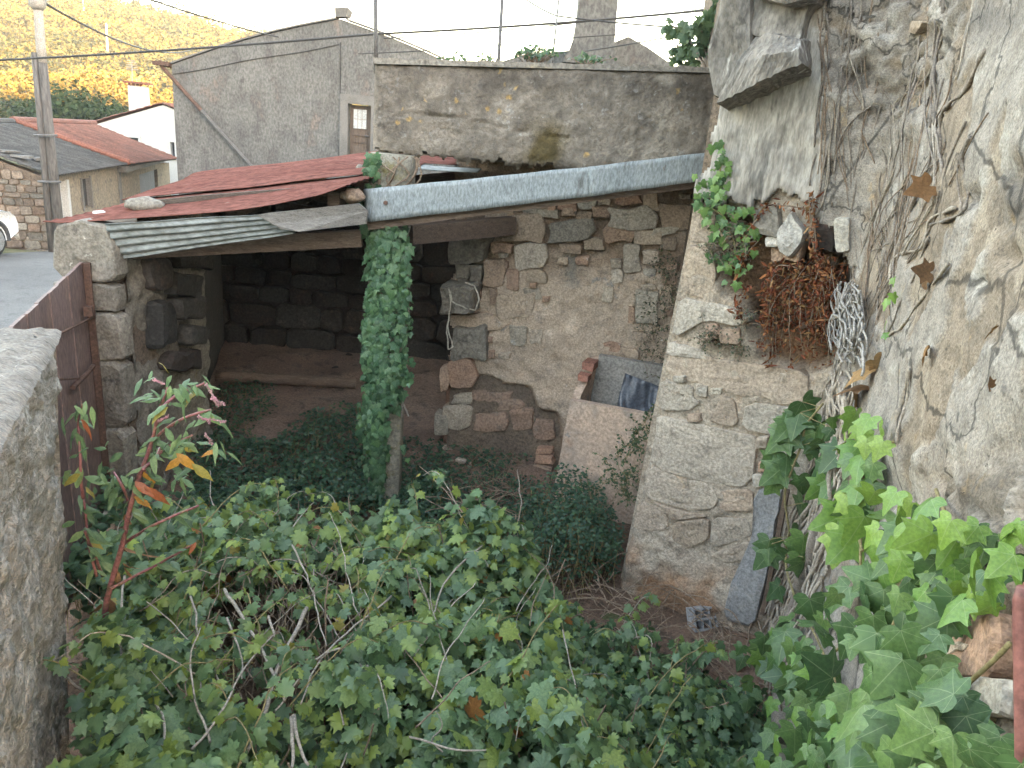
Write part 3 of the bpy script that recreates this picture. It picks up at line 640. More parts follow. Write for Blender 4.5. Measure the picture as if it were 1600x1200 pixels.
cable([(815, -6), (870, 25), (1110, 46), (1220, 40)], [13, 12, 11, 10.4], .012, 'thin cable drooping from the top edge across the tall chimney', .02)
cable([(915, 80), (1180, 30)], [13.5, 10], .010, 'short thin cable rising right from the base of the tall chimney', .02)

# ---- white car
cx, cyf = -11.25, 16.75
car = thing('parked_car', (cx, cyf-2.2, float(tz(cx, 15))), 'white parked car cut by the left edge beside the rubble gable', 'car')
z0c = float(tz(cx, 15.8))+.01
prof = [(0.02,.42),(0.0,.60),(.06,.80),(.25,.93),(1.05,1.06),(1.75,1.55),(2.3,1.66),(3.5,1.64),(4.15,1.45),(4.4,1.05),(4.45,.6),(4.4,.35),(3.95,.27),(.35,.27)]
mb = MB(); vs = []; n = len(prof)
secs = [(-.90,.94,.0),(-.86,1.0,0),(0,1.0,0),(.86,1.0,0),(.90,.94,0)]
for sx, sc_, _ in [(-.92,.9,0),(-.88,.98,0),(-.6,1.0,0),(0,1.01,0),(.6,1.0,0),(.88,.98,0),(.92,.9,0)]:
    for d_, h_ in prof:
        inn = max(0, h_-1.0)*.28; hh = .6 + (h_-.6)*(sc_ if h_ < 1.1 else 1)
        dd = 2.2 + (d_-2.2)*(sc_*.03+.97) - (.12*(1-abs(sx)/.92) if d_ < .3 else 0)*1.0
        vs.append((cx - .92 + sx*(1-inn/.92) , cyf - dd, z0c + hh))
fs = [(i*n+k, (i+1)*n+k, (i+1)*n+(k+1)%n, i*n+(k+1)%n) for i in range(6) for k in range(n)] + [tuple(range(n-1,-1,-1)), tuple(6*n+k for k in range(n))]
mb.add(vs, fs); body = mb.build('body', m_carp, car, True)
sm = body.modifiers.new('sub', 'SUBSURF'); sm.levels = 1; sm.render_levels = 1
for s_ in (-1, 1):
    X_ = cx - .92 + s_*.83
    MB().add([(X_, cyf-1.3, z0c+1.08), (X_, cyf-2.4, z0c+1.08), (X_-s_*.14, cyf-2.4, z0c+1.56), (X_-s_*.13, cyf-1.85, z0c+1.5), (X_+s_*.035, cyf-1.3, z0c+1.08), (X_+s_*.035, cyf-2.4, z0c+1.08), (X_-s_*.10, cyf-2.4, z0c+1.57), (X_-s_*.09, cyf-1.85, z0c+1.51)],
             [(0,1,2,3),(4,7,6,5),(0,4,5,1),(1,5,6,2),(2,6,7,3),(3,7,4,0)]).build('side_window', m_cargl, car)
    for d_ in (.78, 3.5):
        wc = V((cx - .92 + s_*.84, cyf-d_, z0c+.33)); ax = V((s_*.1, 0, 0))
        wh_ = MB().tube([wc-ax, wc-ax*.6, wc+ax*.6, wc+ax], [.27,.33,.33,.28], 24).build('wheel', m_rubber, car, True)
        rm = MB(); rm.tube([wc+ax*.9, wc+ax*1.05], [.24,.23], 20)
        for k in range(5):
            a_ = k*2*pi/5; e = wc + ax*1.12 + V((0, cos(a_)*.21, sin(a_)*.21)); rm.beam(wc+ax*1.12, e, .05, .03, (1,0,0))
        rm.build('rim', m_rim, wh_, root=car)
        arch = [wc + V((s_*.075, cos(a_)*.40, sin(a_)*.40)) for a_ in np.linspace(-.1, pi+.1, 12)]; MB().tube(arch, .055, 6).build('wheel_arch', m_trim, car)
    MB().box((cx-.92+s_*.90, cyf-2.15, z0c+.36), (.08, 1.9, .16)).build('sill', m_trim, car)
    MB().box((cx-.92+s_*.72, cyf-.2, z0c+.78), (.3, .3, .16), s_*.5).build('headlight', m_lamp, car)
    MB().box((cx-.92+s_*1.0, cyf-1.45, z0c+1.12), (.2, .12, .15)).build('mirror', m_carp, car)
MB().box((cx-.92, cyf-.04, z0c+.42), (1.6, .14, .2)).build('bumper', m_trim, car)

# ================================================================== yard floor and shed floor
def sheet(name, xs, ys, zf, mat):
    vs = [(x, y, zf(x, y)) for x in xs for y in ys]
    return tag(npmesh(name, np.array(vs), gridfaces(len(xs), len(ys)), mat, smooth=True), kind='structure')
sheet('yard_ground', np.linspace(-3.4, 2.4, 70), np.linspace(-.5, 7.0, 90), lambda x, y: .03 + .06*fbm(V((x*1.3, y*1.3, 0)), 4) + .1*sstep(1.2, 2.2, x), m_dirt)
sheet('shed_floor', np.linspace(-4.9, 1.6, 70), np.linspace(6.6, 10.4, 60), lambda x, y: .06 + .07*float(np.clip(y-6.6, 0, 4)) + .05*fbm(V((x*1.7, y*1.7, 4)), 4), m_shedfloor)

# ================================================================== wall helpers
def frame(a, b, z=0.0):
    a, b = V((a[0], a[1], z)), V((b[0], b[1], z)); U = (b-a).normalized(); Nn = U.cross(V((0,0,1))); return (a, U, V((0,0,1)), Nn)   # normal toward the viewer when b is right of a
def onpl(x, y, fr, off=0.0):
    O, U, Vv, Nn = fr; d = ray(x, y); O2 = O + Nn*off; t = (O2-CAMP).dot(Nn)/d.dot(Nn); p = CAMP + d*t - O2
    return (p.dot(U), p.dot(Vv))
def at3(fr, u, v, h=0): O, U, Vv, Nn = fr; return O + U*u + Vv*v + Nn*h
def px_stone(poly, fr, out, mat, parent, root=None, off=0.0, **k):
    if len(poly) == 4 and not hasattr(poly[0], '__len__'):
        x0, y0, x1, y1 = poly; w_, h_ = x1-x0, y1-y0; j = lambda s: random.uniform(-.13, .13)*s
        poly = [(x0+j(w_), y1+j(h_)), (x0+w_*.5+j(w_), y1+j(h_)*.7), (x1+j(w_), y1+j(h_)), (x1+j(w_)*.5, y0+h_*.5), (x1+j(w_), y0+j(h_)), (x0+w_*.5+j(w_), y0+j(h_)*.7), (x0+j(w_), y0+j(h_)), (x0+j(w_)*.5, y0+h_*.5)]
    q = [onpl(x, y, fr, off) for x, y in poly]
    f2 = (fr[0] + fr[3]*off, fr[1], fr[2], fr[3]); return stone(q, f2, out, mat, parent, root or parent, **k)
def inpoly(x, y, poly):
    x = np.asarray(x); y = np.asarray(y); c = np.zeros(x.shape, bool); n = len(poly)
    for i in range(n):
        x1, y1 = poly[i]; x2, y2 = poly[i-1]
        c ^= ((y1 > y) != (y2 > y)) & (x < (x2-x1)*(y-y1)/((y2-y1) if y2 != y1 else 1e-9) + x1)
    return c
def blurmask(x, y, poly, rad=8):
    s = np.zeros(np.shape(x))
    for a_ in range(8): s = s + inpoly(x + rad*cos(a_*pi/4), y + rad*sin(a_*pi/4), poly)
    return s/8
def heightwall(name, fr, u0_, u1_, v0_, v1_, du, hfun, mat, parent, cfun=None, cull=None, lean=None, smooth=True):
    nu, nv = int((u1_-u0_)/du)+2, int((v1_-v0_)/du)+2
    us, vs_ = np.linspace(u0_, u1_, nu), np.linspace(v0_, v1_, nv); Ug, Vg = np.meshgrid(us, vs_, indexing='ij')
    if lean is not None: Ug = Ug + lean(Ug, Vg)
    O, U, Vv, Nn = [np.array(k) for k in fr]
    base = O + Ug.ravel()[:, None]*U + Vg.ravel()[:, None]*Vv
    pxx, pyy = pxarr(base); H_ = hfun(Ug.ravel(), Vg.ravel(), pxx, pyy); pos = base + H_[:, None]*Nn
    cols = cfun(Ug.ravel(), Vg.ravel(), pxx, pyy) if cfun else np.ones((len(pos), 3))
    fs = gridfaces(nu, nv)
    if cull is not None:
        keep = ~cull(Ug.ravel(), Vg.ravel(), pxx, pyy); fs = fs[keep[fs].all(1)]
    return npmesh(name, pos, fs, mat, parent, cols=cols, smooth=smooth)
def nz(u, v, s, o=4, sd_=0.0): return np.array([fbm(V((a*s, b*s, sd_)), o) for a, b in zip(u, v)])

# ================================================================== shed: stone post, parapet beam, roof
LF = frame((-1.31, 6.42), (1.45, 6.42))
par = thing('concrete_parapet', (0, 6.5, 3.1), 'weathered grey concrete parapet beam with orange lichen above the shed', 'wall')
def lt(u): return 3.835 + .056*u
MB().hexa([(-1.29,6.46,3.16),(1.6,6.46,3.16),(1.6,6.75,3.16),(-1.29,6.75,3.16)], [(-1.29,6.46,3.82),(1.6,6.46,3.97),(1.6,6.75,3.97),(-1.29,6.75,3.82)]).build('core', m_concrete, par)
def lh(u, v, x, y):
    h = .018*nz(u, v, 1.6, 5, 2.0) + .012*nz(u, v, 7, 4, 5.0) + .01*nz(u, v, 20, 3, 9.0)
    edge = np.minimum(np.minimum(v-3.12, lt(u)-v), np.minimum(u, 3-u)); h -= .06*np.exp(-np.clip(edge, 0, 1)/.02)
    h -= .03*np.exp(-((v - (3.42 + .04*np.sin(u*3)))/.006)**2)*(u > .2)*(u < 1.6)
    return h
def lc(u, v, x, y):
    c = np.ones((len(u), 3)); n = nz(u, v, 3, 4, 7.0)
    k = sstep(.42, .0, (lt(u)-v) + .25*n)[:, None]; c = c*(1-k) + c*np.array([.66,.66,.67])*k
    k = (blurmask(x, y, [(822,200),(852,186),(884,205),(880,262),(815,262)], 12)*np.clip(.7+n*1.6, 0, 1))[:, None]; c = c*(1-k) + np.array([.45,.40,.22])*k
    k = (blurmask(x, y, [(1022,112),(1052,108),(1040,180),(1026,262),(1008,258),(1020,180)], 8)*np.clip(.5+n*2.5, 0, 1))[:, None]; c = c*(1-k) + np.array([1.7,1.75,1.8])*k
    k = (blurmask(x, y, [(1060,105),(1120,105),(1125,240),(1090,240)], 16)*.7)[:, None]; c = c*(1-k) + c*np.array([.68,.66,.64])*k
    return c
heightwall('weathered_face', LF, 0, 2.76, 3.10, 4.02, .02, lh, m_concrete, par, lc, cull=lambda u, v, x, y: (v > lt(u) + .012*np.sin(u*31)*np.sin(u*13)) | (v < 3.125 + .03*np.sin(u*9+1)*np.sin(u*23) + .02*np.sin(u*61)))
tb = MB()
for k in range(24):
    a_, b_ = -1.31 + k*.12, -1.31 + (k+1)*.12; za_, zb_ = lt(a_+1.31), lt(b_+1.31)
    tb.hexa([(a_,6.40,za_-.03),(b_,6.40,zb_-.03),(b_,6.77,zb_-.03),(a_,6.77,za_-.03)], [(a_,6.41,za_+.01+random.uniform(-.006,.012)),(b_,6.41,zb_+.01),(b_,6.76,zb_+.01),(a_,6.76,za_+.01)])
tb.build('top_edge', m_pillar, par)
MB().hexa([(-1.26,6.46,3.14),(1.5,6.46,3.19),(1.5,6.76,3.19),(-1.26,6.76,3.14)], [(-1.26,6.46,3.18),(1.5,6.46,3.22),(1.5,6.76,3.22),(-1.26,6.76,3.18)]).build('soffit', m_concrete, par)
te = thing('added_slab', (.4, 8, 3.2), 'unseen concrete slab added behind the parapet to shade the rubble wall', 'slab')  # added slab out of view, closes the gap where skylight reached the wall
MB().box((.48, 8.52, 3.28), (2.3, 3.5, .14)).build('slab', m_concrete, te)
te2 = MB().box((.5, 7.35, 3.16), (2.25, .14, .09)).build('slab_rib', m_concrete, te)

post = thing('stone_post', (-1.11, 6.32, 0), 'square stone post wrapped in ivy holding up the parapet', 'post')
pb = MB(); rg_ = []
for k, z in enumerate(np.linspace(-.1, 3.14, 26)):
    w_ = .145 + .012*noise.noise(V((z*3, 1, 2))) + (.03 if z > 2.6 else 0); ox = -1.115 + .02*(1 - z/3); a_ = .06
    for i in range(16):
        t_ = i/16*2*pi; c_, s_ = cos(t_), sin(t_); m_ = max(abs(c_), abs(s_)); sq = (.82/m_ + .18)
        r_ = w_*sq*(1 + .05*noise.noise(V((c_*2, s_*2, z*4)))); rg_.append((ox + r_*cos(t_+a_), 6.34 + r_*sin(t_+a_), z))
pb.add(rg_, [(k*16+i, k*16+(i+1)%16, k*16+16+(i+1)%16, k*16+16+i) for k in range(25) for i in range(16)] + [tuple(25*16+i for i in range(16))])
m_post = MAT('mossy_post', (.27,.25,.205), (.22,.20,.16), (.20,.17,.08), s=3, s2=9, fine=40, bump=1.0, bd=.02, extra=[((.42,.41,.36), 16, .64, .72)])
pb.build('shaft', m_post, post, True)

# roof
rf = thing('lean_to_roof', (-2.4, 6.0, 2.5), 'rust red corrugated lean-to roof over the dark shed', 'roof')
def rz(x, y): return 2.47 + .19*(min(x, -1.15)+3.5) + .03*max(0, x+1.15) + .035*(y-5.7)
zfp = [P(x, y, 5.69) for x, y in [(90,348),(200,341),(300,335),(366,329),(430,319),(500,305),(556,285),(600,275)]]
def zfront(x): return float(np.interp(x, [p.x for p in zfp], [p.z for p in zfp]))
def corr(name, x0f, x1f, y0, y1, dz, mat, parent, sd_, droop=.02, per=.085, front=False):
    ny = int((y1-y0)/per*6)+2; nx = 40; vs = []
    for i in range(nx):
        u = i/(nx-1)
        for j in range(ny):
            y = lerp(y0, y1, j/(ny-1)); x = lerp(x0f(y), x1f(y), u)
            zb_ = rz(x, y) + dz
            if front: zb_ = lerp(zfront(x), rz(x, y1) + dz, (y-y0)/(y1-y0))
            z = zb_ + .0045*sin((y-y0)/per*2*pi) + droop*noise.noise(V((x*1.1, y*1.4, sd_)))
            vs.append((x, y, z))
    o = npmesh(name, np.array(vs), gridfaces(nx, ny), mat, parent, smooth=True); solidify(o, .004); return o
def le(y): return -3.58 - .26*max(0, y-5.9)
corr('corrugated_sheet', lambda y: -3.62 + .35*(y-5.7), lambda y: -1.34 + .3*(y-5.7), 5.68, 6.56, .04, m_rust, rf, 1.0, .008, front=True)
corr('corrugated_sheet', lambda y: -3.43 - .26*(y-6.5), lambda y: -1.0, 6.45, 7.42, 0.060, m_rust, rf, 2.0)
corr('corrugated_sheet', lambda y: -3.42 - .25*(y-6.5), lambda y: -.70, 7.32, 8.3, 0.064, m_rust, rf, 2.0)
corr('corrugated_sheet', lambda y: -3.40 - .25*(y-6.5), lambda y: -.62, 8.2, 9.25, 0.068, m_rust, rf, 2.0)
corr('corrugated_sheet', lambda y: -3.42 - .25*(y-6.5), lambda y: -.60, 9.15, 10.3, 0.072, m_rust, rf, 2.0)
corr('corrugated_sheet', lambda y: -1.05, lambda y: -.46 - .0*(y-6.8), 6.78, 7.36, .045, m_galv, rf, 6.0)
# grey sheet hanging below the front edge
c4 = [P(163, 350, 5.62), P(462, 332, 5.72), P(462, 364, 5.78), P(190, 404, 5.76)]
vs = []; nx, ny = 40, 42
nrm = (c4[1]-c4[0]).cross(c4[3]-c4[0]).normalized()
for i in range(nx):
    u = i/(nx-1)
    for j in range(ny):
        v = j/(ny-1); p = c4[0].lerp(c4[1], u).lerp(c4[3].lerp(c4[2], u), v); vs.append(p + nrm*(.011*sin(v*4.6*2*pi) + .012*noise.noise(V((u*3, v*2, 4)))))
solidify(npmesh('hanging_sheet', np.array(vs), gridfaces(nx, ny), m_galv, rf, smooth=True), .004)
def plank(name, a, b, h, th, mat, parent, n=12, jag=.0, upv=None):
    """flat board whose face looks to the viewer: top line a-b, height h, thickness th"""
    a, b = V(a), V(b); vs = []; upv = V((0,0,1)) if upv is None else upv
    for i in range(n+1):
        u = i/n; p = a.lerp(b, u); w_ = .012*noise.noise(V((u*5, h*9, 2)))*h/.15
        for q in ((0, w_), (0, -h - w_*.8), (th, -h - w_*.8), (th, w_)): vs.append(p + upv*q[1] + V((0, q[0], 0)))
    fs = [(i*4+k, i*4+(k+1)%4, i*4+4+(k+1)%4, i*4+4+k) for i in range(n) for k in range(4)] + [(0,1,2,3), (n*4+3,n*4+2,n*4+1,n*4)]
    mb = MB(); mb.add(vs, fs); return mb.build(name, mat, parent)
fb = MB(); o4 = [P(402, 336, 5.66), P(418, 333, 5.66), P(560, 318, 5.82), P(574, 330, 5.84), P(572, 350, 5.84), P(468, 362, 5.66), P(440, 358, 5.66), P(425, 350, 5.66)]
fb.add([p for p in o4] + [p + V((0, .035, 0)) for p in o4], [tuple(range(8)), tuple(range(15, 7, -1))] + [(i, i+8, (i+1)%8+8, (i+1)%8) for i in range(8)]); fb.build('fascia_board', m_wood, rf)
MB().beam(P(185, 392, 6.0), P(565, 372, 6.18), .10, .13).build('front_beam', m_woodbr, rf)
MB().beam(P(640, 366, 6.5), P(800, 352, 7.2), .12, .16).build('front_beam', m_woodbr, rf)
for x in (-3.0, -2.3, -1.5): MB().beam((x, 5.95, rz(x, 5.95)-.08), (x-.2, 10.1, rz(x-.2, 10.1)-.05), .09, .11).build('rafter', m_woodbr, rf)
MB().beam((-4.2, 8.2, rz(-4.2, 8.2)-.14), (-.7, 8.2, rz(-.7, 8.2)-.12), .1, .12).build('purlin', m_woodbr, rf)
# flashing
fl = thing('metal_flashing', P(840, 310, 6.0), 'long pale galvanised metal flashing strip sloping up to the right', 'flashing')
def strip(name, tl, tr, br, bl, n, parent, mat, curl=True):
    vs = []
    for i in range(n+1):
        u = i/n; t_, b_ = tl.lerp(tr, u), bl.lerp(br, u)
        for j in range(7):
            v = j/6; p = t_.lerp(b_, v); wv = .008*noise.noise(V((p.x*2.2, v, 3))) + .004*noise.noise(V((p.x*9, v*2, 3)))
            p = p + V((0, wv, .006*noise.noise(V((p.x*3, 7, 1)))))
            if curl and u < .04: p.y += (.03-u)/.03*.05 if u < .03 else 0
            vs.append(p)
    o = npmesh(name, np.array(vs), gridfaces(n+1, 7), mat, parent); solidify(o, .003); return o
strip('flashing_sheet', P(566, 296, 5.97), P(945, 258, 5.99), P(945, 304, 5.98), P(569, 348, 5.96), 60, fl, m_flash)
strip('flashing_sheet', P(918, 260, 5.955), P(1110, 238, 5.97), P(1110, 282, 5.96), P(921, 306, 5.95), 30, fl, m_flash, False)
MB().beam(P(575, 349, 6.05), P(1115, 279, 6.07), .06, .10).build('backing_batten', m_woodbr, fl)
q = P(602, 317, 5.935); MB().tube([q, q + V((0,.04,0))], .016, 8).build('rusty_nail', m_iron, fl)
# loose things on the roof
lb = plank('loose_board', P(240, 312, 6.10), P(512, 289, 6.32), .085, .03, m_wood, None, 16, upv=V((0,-.55,.83))); tag(lb, 'long grey weathered board lying on the red roof sheets', 'board')
lb2 = MB().beam(P(449, 289, 6.9), P(572, 278, 6.9), .025, .02).build('thin_batten', m_woodbr); tag(lb2, 'thin dark batten lying on the red roof near the ivy post', 'batten')
def rock(name, c, r, mat, label, cat='stone', n=1, parent=None):
    mb = MB(); vs = []; fs = []; nu, nv = 14, 9; sd_ = random.random()*90
    for i in range(nu):
        for j in range(nv):
            a_ = i/nu*2*pi; e = -pi/2 + (j+.5)/nv*pi; d = V((cos(e)*cos(a_), cos(e)*sin(a_), sin(e)))
            k = 1 + .35*noise.noise(d*1.7 + V((sd_, 0, 0))) + .16*noise.noise(d*5 + V((sd_, 3, 0))); vs.append(V(c) + V((d.x*r[0]*k, d.y*r[1]*k, d.z*r[2]*k)))
    for i in range(nu):
        for j in range(nv-1): fs.append((i*nv+j, ((i+1)%nu)*nv+j, ((i+1)%nu)*nv+j+1, i*nv+j+1))
    fs += [tuple(i*nv for i in range(nu-1, -1, -1)), tuple(i*nv+nv-1 for i in range(nu))]
    mb.add(vs, fs); o = mb.build(name, mat, parent, True)
    if label: tag(o, label, cat)
    return o
rock('roof_stone', P(228, 321, 6.05), (.15, .10, .065), m_pillar, 'dark stone weighing down the left end of the red roof')
rock('roof_stone', P(156, 333, 6.0), (.05, .05, .02), m_white2, 'small pale stone near the left corner of the red roof')
rock('roof_stone', P(566, 265, 7.3), (.06, .06, .05), m_pillar, 'small brown stone on the red roof left of the ivy post')
rock('roof_stone', P(552, 306, 5.95), (.09, .08, .06), m_stone2, 'brown stone block wedged between red roof edge and ivy post')

# ================================================================== left pillar and shed walls
pil = thing('stone_pillar', (-3.33, 5.95, 0), 'thick rough stone pillar under the left end of the red roof', 'pillar')
PF = frame((-3.58, 5.78), (-3.10, 5.74))
MB().hexa([(-3.56,5.79,-.1),(-3.12,5.77,-.1),(-3.10,6.3,-.1),(-3.56,6.3,-.1)], [(-3.54,5.80,2.36),(-3.2,5.78,2.33),(-3.12,6.3,2.42),(-3.54,6.3,2.4)]).build('core', m_earth, pil)
for poly, out in [([(92,430),(184,442),(194,425),(190,385),(176,350),(150,345),(92,348)], .09), ([(94,431),(184,443),(194,470),(193,487),(94,484)], .085),
             ([(96,485),(193,488),(202,520),(200,556),(188,561),(100,560)], .09), ([(102,562),(201,561),(206,620),(208,664),(110,667)], .085), ([(130,668),(206,664),(210,740),(205,790),(140,790)], .10), ([(140,794),(206,792),(208,900),(150,900)], .10)]:
    px_stone(poly[::-1] if False else poly, PF, out, m_pillar, pil, rings=((1.0,.6),(.97,.86),(.9,.98),(.6,1.0),(.3,1.0)), it=1, rough=.30, jit=.06)
lw = thing('shed_wall', (-3.3, 6.9, 0), 'rough dark stone side wall of the shed behind the pillar', 'wall')
def bxw(c, d): return MB().box(c, d)
bxw((-3.42, 6.75, 1.15), (.5, .9, 2.5)).build('core', m_earth, lw)
SW = frame((-3.09, 5.85), (-3.11, 7.2))
SW = (V((-3.13, 5.85, 0)), V((.0, 1, 0)), V((0,0,1)), V((1, 0, 0)))
def sh(u, v, x, y): return .05*nz(u, v, 2.3, 4, 3.0) + .035*nz(u, v, 7, 4, 6.0) + .02
heightwall('rough_face', SW, -.02, 1.45, -.1, 2.45, .04, sh, m_pillar, lw)
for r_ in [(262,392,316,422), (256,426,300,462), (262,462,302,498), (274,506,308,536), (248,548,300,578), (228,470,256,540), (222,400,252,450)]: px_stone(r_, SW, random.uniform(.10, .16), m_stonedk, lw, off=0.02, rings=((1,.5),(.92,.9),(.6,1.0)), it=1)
bw = thing('shed_wall', (-1.6, 10.2, 0), 'stone back wall inside the shed with shade put into its colour', 'wall')
BF = frame((-5.0, 10.1), (1.6, 10.1))
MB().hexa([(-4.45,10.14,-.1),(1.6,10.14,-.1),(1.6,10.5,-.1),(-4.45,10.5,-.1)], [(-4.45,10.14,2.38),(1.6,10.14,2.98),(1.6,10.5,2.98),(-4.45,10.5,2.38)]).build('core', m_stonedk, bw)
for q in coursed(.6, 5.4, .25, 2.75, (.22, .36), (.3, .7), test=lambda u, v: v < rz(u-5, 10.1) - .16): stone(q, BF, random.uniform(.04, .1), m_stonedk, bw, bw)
lw2 = thing('shed_wall', (-3.8, 8.8, 0), 'inner left wall deep inside the dark shed', 'wall')
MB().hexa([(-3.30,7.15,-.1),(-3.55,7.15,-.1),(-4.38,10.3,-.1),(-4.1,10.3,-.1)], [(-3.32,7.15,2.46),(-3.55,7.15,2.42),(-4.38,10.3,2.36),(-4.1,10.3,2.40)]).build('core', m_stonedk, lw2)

# ================================================================== rubble wall behind the tank
rw = thing('rubble_wall', (.4, 7.25, 0), 'lit rubble stone wall with patchy pink plaster behind the concrete tank', 'wall')
RF = frame((-.70, 7.42), (1.60, 7.0))
n3_ = RF[3]
a_, b_ = V((-.64, 7.46, 0)), V((1.62, 7.05, 0)); bk = -n3_*.55
MB().hexa([a_ + V((0,0,-.1)), b_ + V((0,0,-.1)), b_+bk + V((0,0,-.1)), a_+bk + V((0,0,-.1))], [a_ + V((0,0,3.2)), b_ + V((0,0,3.2)), b_+bk + V((0,0,3.2)), a_+bk + V((0,0,3.2))]).build('core', m_earth, rw)
UND = [(700,560),(738,590),(765,592),(792,604),(826,606),(840,640),(872,648),(880,800),(640,800),(660,640)]
def rh_(u, v, x, y):
    h = .03*nz(u, v, 2.2, 4, 1.0) + .02*nz(u, v, 6.5, 4, 4.0) + .008*nz(u, v, 22, 3, 8.0) + .03
    h = h - .035*sstep(455, 395, y + 60*nz(u, v, 4, 3, 11.0)) - .03*sstep(790, 740, x + 40*nz(u, v, 4, 3, 5.0))
    h = h - .15*blurmask(x, y, UND, 5) + .10*sstep(700, 800, y)
    h = h - .07*blurmask(x, y, [(985,500),(1000,460),(1012,440),(1016,448),(1004,500),(995,505)], 3)
    return h
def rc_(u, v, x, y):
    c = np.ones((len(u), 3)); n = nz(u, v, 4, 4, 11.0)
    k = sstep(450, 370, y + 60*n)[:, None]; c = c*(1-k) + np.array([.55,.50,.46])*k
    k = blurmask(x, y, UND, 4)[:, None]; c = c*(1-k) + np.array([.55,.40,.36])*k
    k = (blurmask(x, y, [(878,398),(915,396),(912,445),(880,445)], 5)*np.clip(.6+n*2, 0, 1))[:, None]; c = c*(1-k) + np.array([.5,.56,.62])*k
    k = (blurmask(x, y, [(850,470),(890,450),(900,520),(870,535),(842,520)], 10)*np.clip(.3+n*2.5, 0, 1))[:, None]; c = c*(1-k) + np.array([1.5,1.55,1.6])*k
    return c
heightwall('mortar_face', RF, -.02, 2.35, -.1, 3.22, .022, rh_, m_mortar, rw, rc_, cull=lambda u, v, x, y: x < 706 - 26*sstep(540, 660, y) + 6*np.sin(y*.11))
Z7 = lambda a_, b_, c_, d_: (680+a_/3.81, 280+b_/3.81, 680+c_/3.81, 280+d_/3.81)
Z5 = lambda a_, b_, c_, d_: (500+a_/2.667, 350+b_/2.667, 500+c_/2.667, 350+d_/2.667)
big = [Z7(*r_) for r_ in [(310,190,455,250),(465,155,525,185),(525,175,590,200),(600,180,735,230),(675,148,720,178),(740,130,850,190),(850,110,960,180),(965,105,1050,150),(1060,80,1225,150),(1235,70,1330,180),
  (430,195,645,370),(670,235,950,380),(1050,150,1320,300),(1335,140,1540,300),(940,160,1045,230),(850,190,935,235),(760,172,830,215),(340,375,465,430),(470,375,670,530),(750,380,880,440),(890,350,1000,420),
  (1000,250,1190,370),(1195,305,1340,380),(1290,285,1440,330),(1120,390,1220,540),(1050,470,1110,520),(545,535,670,610),(530,645,630,715),(375,680,590,830),(330,640,375,740),(1050,530,1120,610),(1200,660,1330,860),(1230,620,1320,655),(1150,760,1188,850),
  (130,795,450,895),(450,870,555,980),(560,880,640,970),(380,440,440,465),(640,690,685,725),(570,612,610,640),(1000,640,1060,730),(1350,500,1440,620),(1240,420,1330,500),(1340,340,1440,420),(1010,960,1110,1020),(1180,900,1300,960)]]
big += [Z5(*r_) for r_ in [(545,560,650,690),(505,590,545,690),(1180,510,1330,555),(905,932,970,950),(900,952,972,990),(895,992,965,1060)]]
for i, r_ in enumerate(big): px_stone(r_, RF, random.uniform(.05, .07), m_stone2 if i % 6 else m_stone, rw, off=.0, rings=((1,.8),(.95,.97),(.6,1.0)), it=1, jit=.10)
for r_ in [Z7(295,475,430,635), Z7(430,535,510,655), Z5(700,690,800,735), Z5(745,720,850,770), Z5(800,765,895,850), Z5(640,685,700,730), Z5(650,780,790,860), Z5(520,745,640,850), Z5(480,785,540,880), Z5(890,800,985,890), Z5(560,700,640,745)]:
    px_stone(r_, RF, random.uniform(.05, .08), m_stonered if random.random() < .6 else m_stone2, rw, off=-.09 if r_[1] > 560 else 0, rings=((1,.62),(.93,.92),(.6,1.0)), jit=.07)
for r_, o_ in [(Z7(105,335,330,485), .16), (Z7(135,490,215,580), .10), (Z7(215,500,285,610), .09), (Z7(145,582,200,620), .09), (Z7(110,870,340,1060), .12)]:
    px_stone(r_, RF, o_, m_pillar, rw, rings=((1,.6),(.95,.9),(.7,1.0)), it=1, jit=.05, din=.25)
hr = px_stone(Z7(80,615,270,790), RF, .30, m_pillar, rw, rings=((1,.6),(.97,.85),(.85,1.0),(.5,.96)), it=2, din=.25)
taken = list(big)
for k in range(260):
    x, y = random.uniform(715, 1075), random.uniform(285, 560)
    if not (y < 400 or x < 790 or (x > 985 and random.random() < .6)): continue
    w_, h_ = random.uniform(9, 22), random.uniform(7, 15)
    if any(a_-3 < x+w_ and x < c_+3 and b_-3 < y+h_ and y < d_+3 for a_, b_, c_, d_ in taken): continue
    taken.append((x, y, x+w_, y+h_)); px_stone((x, y, x+w_, y+h_), RF, random.uniform(.03, .055), random.choice((m_stone2, m_stone2, m_stonered, m_stone)), rw, rings=((1,.7),(.9,.97),(.5,1.0)), jit=.1)
# rope looped over the projecting stone
rp_ = [(727,442),(742,446),(749,470),(742,484),(727,482),(706,470),(702,452),(704,480),(699,510),(705,532),(708,542),(701,546),(698,520),(702,490)]
vs = [RF[0] + RF[1]*onpl(x, y, RF, .32)[0] + RF[2]*onpl(x, y, RF, .32)[1] + n3_*.32 for x, y in rp_]
sm_ = []
for i in range(len(vs)-1):
    for k in range(5): sm_.append(vs[i].lerp(vs[i+1], k/5) + V((.004*sin(i*5+k), 0, .004*cos(i*3+k))))
tag(MB().tube(sm_, .007, 5).build('rope', m_rope), 'pale thin rope looped over a stone jutting from the rubble wall', 'rope')

